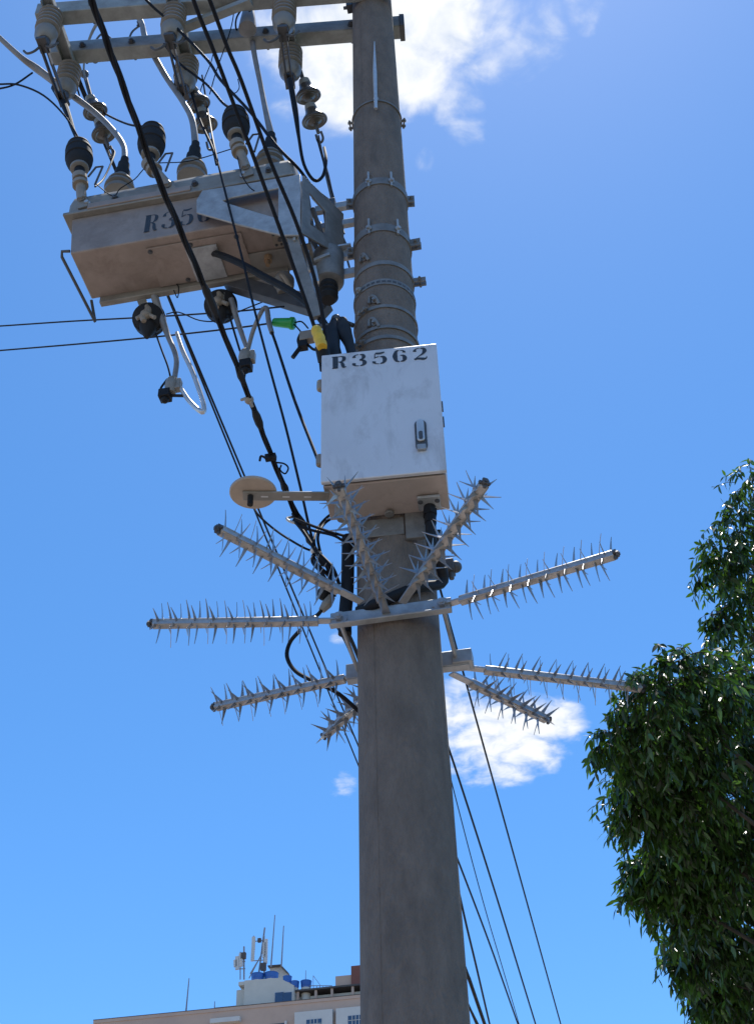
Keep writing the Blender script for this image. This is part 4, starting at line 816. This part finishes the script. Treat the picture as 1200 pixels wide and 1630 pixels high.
# ------------------------------------------------------------------ apartment building far behind
SB = 95.0
def BP(cx, cy, s=SB): return PS(140+cx/2.727, 1440+cy/2.727, s)
def loc(P): P = np.asarray(P)-O_; return P@A_, P@S_, P[2]
aL_, _, zRf = loc(BP(30, 495)); aR_ = -13.5; zRf = 39.5
bld = thing('apartment_building', W((aL_+aR_)/2, SB, 0), 'far tan plastered apartment block at the bottom left of the photo', 'building')
def wbox(a0, a1, s0, s1, z0, z1, m=None): return MB().box(W((a0+a1)/2, (s0+s1)/2, (z0+z1)/2), A_*(a1-a0)/2, S_*(s1-s0)/2, Z_*(z1-z0)/2)
part('wall', wbox(aL_, aR_, SB, SB+14, -.1, zRf-.25), 'fac', bld)
part('parapet', wbox(aL_-.05, aR_+.05, SB-.06, SB+14.06, zRf-.25, zRf), 'fac', bld)
part('coping', wbox(aL_-.07, aR_+.07, SB-.08, SB+14.1, zRf, zRf+.05), 'bdark', bld)
# windows: four bays a storey
bays = [loc(BP(825,505))[0], loc(BP(985,505))[0], loc(BP(1165,500))[0], loc(BP(600,505))[0], loc(BP(430,505))[0], loc(BP(220,505))[0]]
for fl_ in range(4):
    zc = loc(BP(985,518))[2]-.2-fl_*3.0
    for bi, a in enumerate(bays):
        if fl_ == 0 and bi >= 3: continue
        if bi in (1, 2):
            f = part('bay_window', wbox(a-1.5, a+1.5, SB-.5, SB-.002, zc-1.2, zc+1.05), 'wpan', bld)
            part('pane', wbox(a-.55, a+.65, SB-.535, SB-.503, zc-.85, zc+.38), 'glass', f)
            b = MB()
            for q in (-.22, .05, .32): b.box(W(a+q, SB-.545, zc-.235), A_*.022, S_*.008, Z_*.6)
            b.box(W(a+.05, SB-.545, zc+.02), A_*.58, S_*.008, Z_*.02); part('frame', b, 'white', f)
        else:
            f = part('window', wbox(a-.85, a+.75, SB-.03, SB-.003, zc-.85, zc+.5), 'bdark', bld)
            part('pane', wbox(a-.8, a+.5, SB-.05, SB-.032, zc-.8, zc+.45), 'glass', f)
            b = MB()
            for q in (-.37, .06): b.box(W(a+q, SB-.058, zc-.2), A_*.02, S_*.007, Z_*.62)
            b.box(W(a+.66, SB-.09, zc-.15), A_*.09, S_*.06, Z_*.75); part('frame', b, 'wpan', f)
    a = bays[1]+3.0
    part('balcony_recess_shade', wbox(a-1.3, a+1.2, SB-.02, SB-.004, zc-1.2, zc+.35), 'bdark', bld)  # flat dark sheet on the wall, its colour painting the recess's shade
    part('mullion', wbox(a+.55, a+.75, SB-.08, SB-.021, zc-1.2, zc+.35), 'wpan', bld)
h0 = loc(BP(602,507)); part('window_hood', wbox(h0[0]-1.2, h0[0]+1.2, SB-.5, SB-.003, h0[2]-.2, h0[2]+.15), 'wpan', bld)
# penthouse
aP0 = loc(BP(678,400,SB+2))[0]; aP1 = loc(BP(893,400,SB+2))[0]; zP = loc(BP(700,328,SB+2))[2]
ph = part('penthouse', wbox(aP0, aP1, SB+2, SB+8, zRf-.3, zRf+2.05), 'white', bld)
b = MB(); s0 = SB+2.001
za = loc(BP(700,327,s0))[2]; b.prism([W(aP0-.02,s0-.0,zRf+2.05), W(loc(BP(895,380,s0))[0],s0,zRf+2.05), W(loc(BP(830,322,s0))[0],s0,loc(BP(830,318,s0))[2]), W(aP0-.02,s0,za)], S_*5.9); part('penthouse_gable', b, 'white', bld)
part('penthouse_wing', wbox(loc(BP(645,400,SB+2.6))[0], aP0-.02, SB+2.6, SB+7, zRf-.3, loc(BP(660,370,SB+2.6))[2]), 'white', bld)
part('penthouse_roof', wbox(loc(BP(655,330,SB+2.3))[0], loc(BP(700,330,SB+2.3))[0], SB+2.3, SB+7.2, za-.25, za+.05), 'white', bld)
b = MB(); q0 = BP(790,272,SB+5); q1 = BP(838,268,SB+5); q2 = BP(868,300,SB+5); q3 = BP(868,330,SB+5); q4 = BP(790,330,SB+5); b.prism([q0,q1,q2,q3,q4], S_*2.5); part('stair_head', b, 'white', bld)
b = MB(); b.bar(BP(784,271,SB+4.9), BP(842,266,SB+4.9), .5, .1); b.bar(BP(838,266,SB+4.9), BP(872,302,SB+4.9), .5, .1); part('stair_roof', b, 'bdark', bld)
for cx in (831, 868):
    a = loc(BP(cx, 405, SB+2))[0]; z = loc(BP(cx, 405, SB+2))[2]
    f = part('window', wbox(a-.42, a+.42, SB+1.94, SB+1.998, z-.5, z+.5), 'wpan', bld); part('pane', wbox(a-.34, a+.34, SB+1.9, SB+1.935, z-.42, z+.42), 'glass', f)
# open roof terrace right of the penthouse
aT0 = loc(BP(905,390,SB+3))[0]; aT1 = loc(BP(1185,390,SB+3))[0]
zt0 = loc(BP(1000,385,SB+3))[2]
part('terrace_back', wbox(aT0, aR_-.3, SB+6, SB+6.2, zRf-.2, zt0+.1), 'bdark', bld)
part('terrace_roof', wbox(aT0-.1, aR_-.2, SB+2.4, SB+6.4, zt0+.1, zt0+.24), 'bdark', bld)
for cx in (912, 990, 1060, 1150):
    a = loc(BP(cx, 390, SB+2.6))[0]; part('terrace_post', wbox(a-.1, a+.1, SB+2.5, SB+2.7, zRf-.2, zt0+.098), 'fac', bld)
b = MB(); b.box(W((aT0+aR_)/2, SB+3.2, zt0-.25), A_*(aR_-aT0)/2, S_*.1, Z_*.12); part('terrace_beam', b, 'white', bld)
a0 = loc(BP(1080,350,SB+4))[0]; part('roof_block', wbox(a0, a0+2.6, SB+3.5, SB+6, zt0+.302, zt0+1.45), 'fac', bld)
a0 = loc(BP(1150,320,SB+4))[0]; part('chimney', wbox(a0, a0+.9, SB+3.3, SB+3.49, zt0+.302, zt0+2.1), 'red', bld)
a0 = loc(BP(602,440,SB+1))[0]; part('roof_vent', wbox(a0-.95, a0+.85, SB+.8, SB+1.6, zRf+.0, zRf+.42), 'beam', bld)
# blue water tanks
tk = [(738,316,3.2,'blue water tank furthest left on the penthouse roof'), (797,312,3.4,'tall blue water tank beside the stair head on the penthouse roof'), (866,326,3.0,'blue water tank tucked right of the stair head'), (898,348,2.9,'lowest small blue water tank between its neighbours on the far roof'), (947,346,3.2,'blue water tank standing furthest right on the far roof')]
for i, (cx, cy, ds, lab) in enumerate(tk):
    c = BP(cx, cy, SB+ds); r = (.54,.58,.36,.36,.44)[i]*1.02; h = .60
    t = thing('water_tank', c-Z_*h*.5, lab, 'water tank', 'blue water tanks on the far roof')
    b = MB(); b.lathe(c-Z_*h*.55, c+Z_*h*.35, [(0,r*.86),(.3,r*.93),(.32,r*.97),(.4,r*.97),(.42,r*.94),(.7,r*.98),(1,r)], 24); part('body', b, 'btank', t)
    b = MB(); b.lathe(c+Z_*h*.35, c+Z_*h*.62, [(0,r*1.04),(.2,r*1.04),(.7,r*.55),(1,r*.25)], 24); part('cover', b, 'btank', t)
    b = MB(); b.lathe(c-Z_*(h*.55+1.4), c-Z_*h*.552, [(0,r*.9),(1,r*.9)], 16); part('stand', b, 'white', t)
# antenna masts
m1 = thing('antenna_mast', BP(672,320,SB+3.5), 'short mast with white panel antennas at the left end of the far roof', 'antenna mast', 'antenna masts on the far roof')
b = MB(); b.cyl(BP(678,325,SB+3.5), BP(678,182,SB+3.5), .07, 8); b.cyl(BP(662,325,SB+3.5), BP(662,205,SB+3.5), .05, 8); b.bar(BP(640,250,SB+3.5), BP(684,246,SB+3.5), .06, .06); b.bar(BP(640,280,SB+3.5), BP(684,278,SB+3.5), .06, .06); part('mast', b, 'mast', m1)
for cx, y0, y1 in ((648,225,282),(664,212,268),(641,240,270)):
    b = MB(); b.bar(BP(cx,y0,SB+3.3), BP(cx+1,y1,SB+3.3), .3, .16, up=S_); part('panel_antenna', b, 'wpan', m1)
b = MB(); b.box(BP(676,222,SB+3.3), A_*.2, S_*.15, Z_*.25); part('radio_unit', b, 'bdark', m1)
m2 = thing('antenna_mast', BP(745,315,SB+4), 'taller braced mast with long white panel antennas on the far roof', 'antenna mast', 'antenna masts on the far roof')
b = MB(); b.cyl(BP(740,315,SB+4), BP(768,100,SB+4), .07, 8); b.cyl(BP(766,300,SB+4), BP(764,135,SB+4), .08, 8); b.cyl(BP(716,240,SB+4), BP(720,135,SB+4), .05, 8); b.bar(BP(716,160,SB+4), BP(772,155,SB+4), .06, .06); b.bar(BP(708,245,SB+4), BP(772,240,SB+4), .06, .06)
b.cyl(BP(700,320,SB+4), BP(762,200,SB+4), .05, 8); b.cyl(BP(705,300,SB+4.5), BP(735,250,SB+4), .05, 8); part('mast', b, 'mast', m2)
for cx, y0, y1 in ((720,140,195),(717,195,245),(774,150,255),(768,165,230)):
    b = MB(); b.bar(BP(cx,y0,SB+3.8), BP(cx-2,y1,SB+3.8), .28, .16, up=S_); part('panel_antenna', b, 'wpan', m2)
b = MB(); b.box(BP(762,270,SB+3.8), A_*.22, S_*.15, Z_*.3); part('radio_unit', b, 'bdark', m2)
b = MB(); b.box(BP(745,155,SB+3.8), A_*.14, S_*.12, Z_*.16); part('radio_unit', b, 'bdark', m2)
for (x0, y0, x1, y1, r, lab) in ((795,270,812,45,.075,'tallest thin whip rod on the far roof, right of the masts'), (840,268,850,92,.075,'thin whip rod above the stair head on the far roof'), (427,460,440,320,.075,'lone thin rod on the left part of the far roof'), (550,446,551,420,.05,'tiny stub rod on the far roof edge'), (945,335,946,285,.04,'short thin rod behind the rightmost blue tank')):
    single('whip_rod', MB().tube([BP(x0,y0,SB+4), BP(x1,y1,SB+4)], [r, r*.6], 6, smooth=False), 'mast', lab, 'rod', 'thin rods on the far roof')
b = MB()
for k in range(7): b.cyl(BP(965+k*14, 352-0, SB+3), BP(965+k*14, 366, SB+3), .03, 6)
b.bar(BP(960,352,SB+3), BP(1060,352,SB+3), .05, .05); b.bar(BP(978,308,SB+3), BP(1010,352,SB+3), .04, .04); b.bar(BP(978,308,SB+3), BP(978,352,SB+3), .04, .04)
single('roof_railing', b, 'mast', 'thin metal railing along the far roof right of the blue tanks', 'railing')
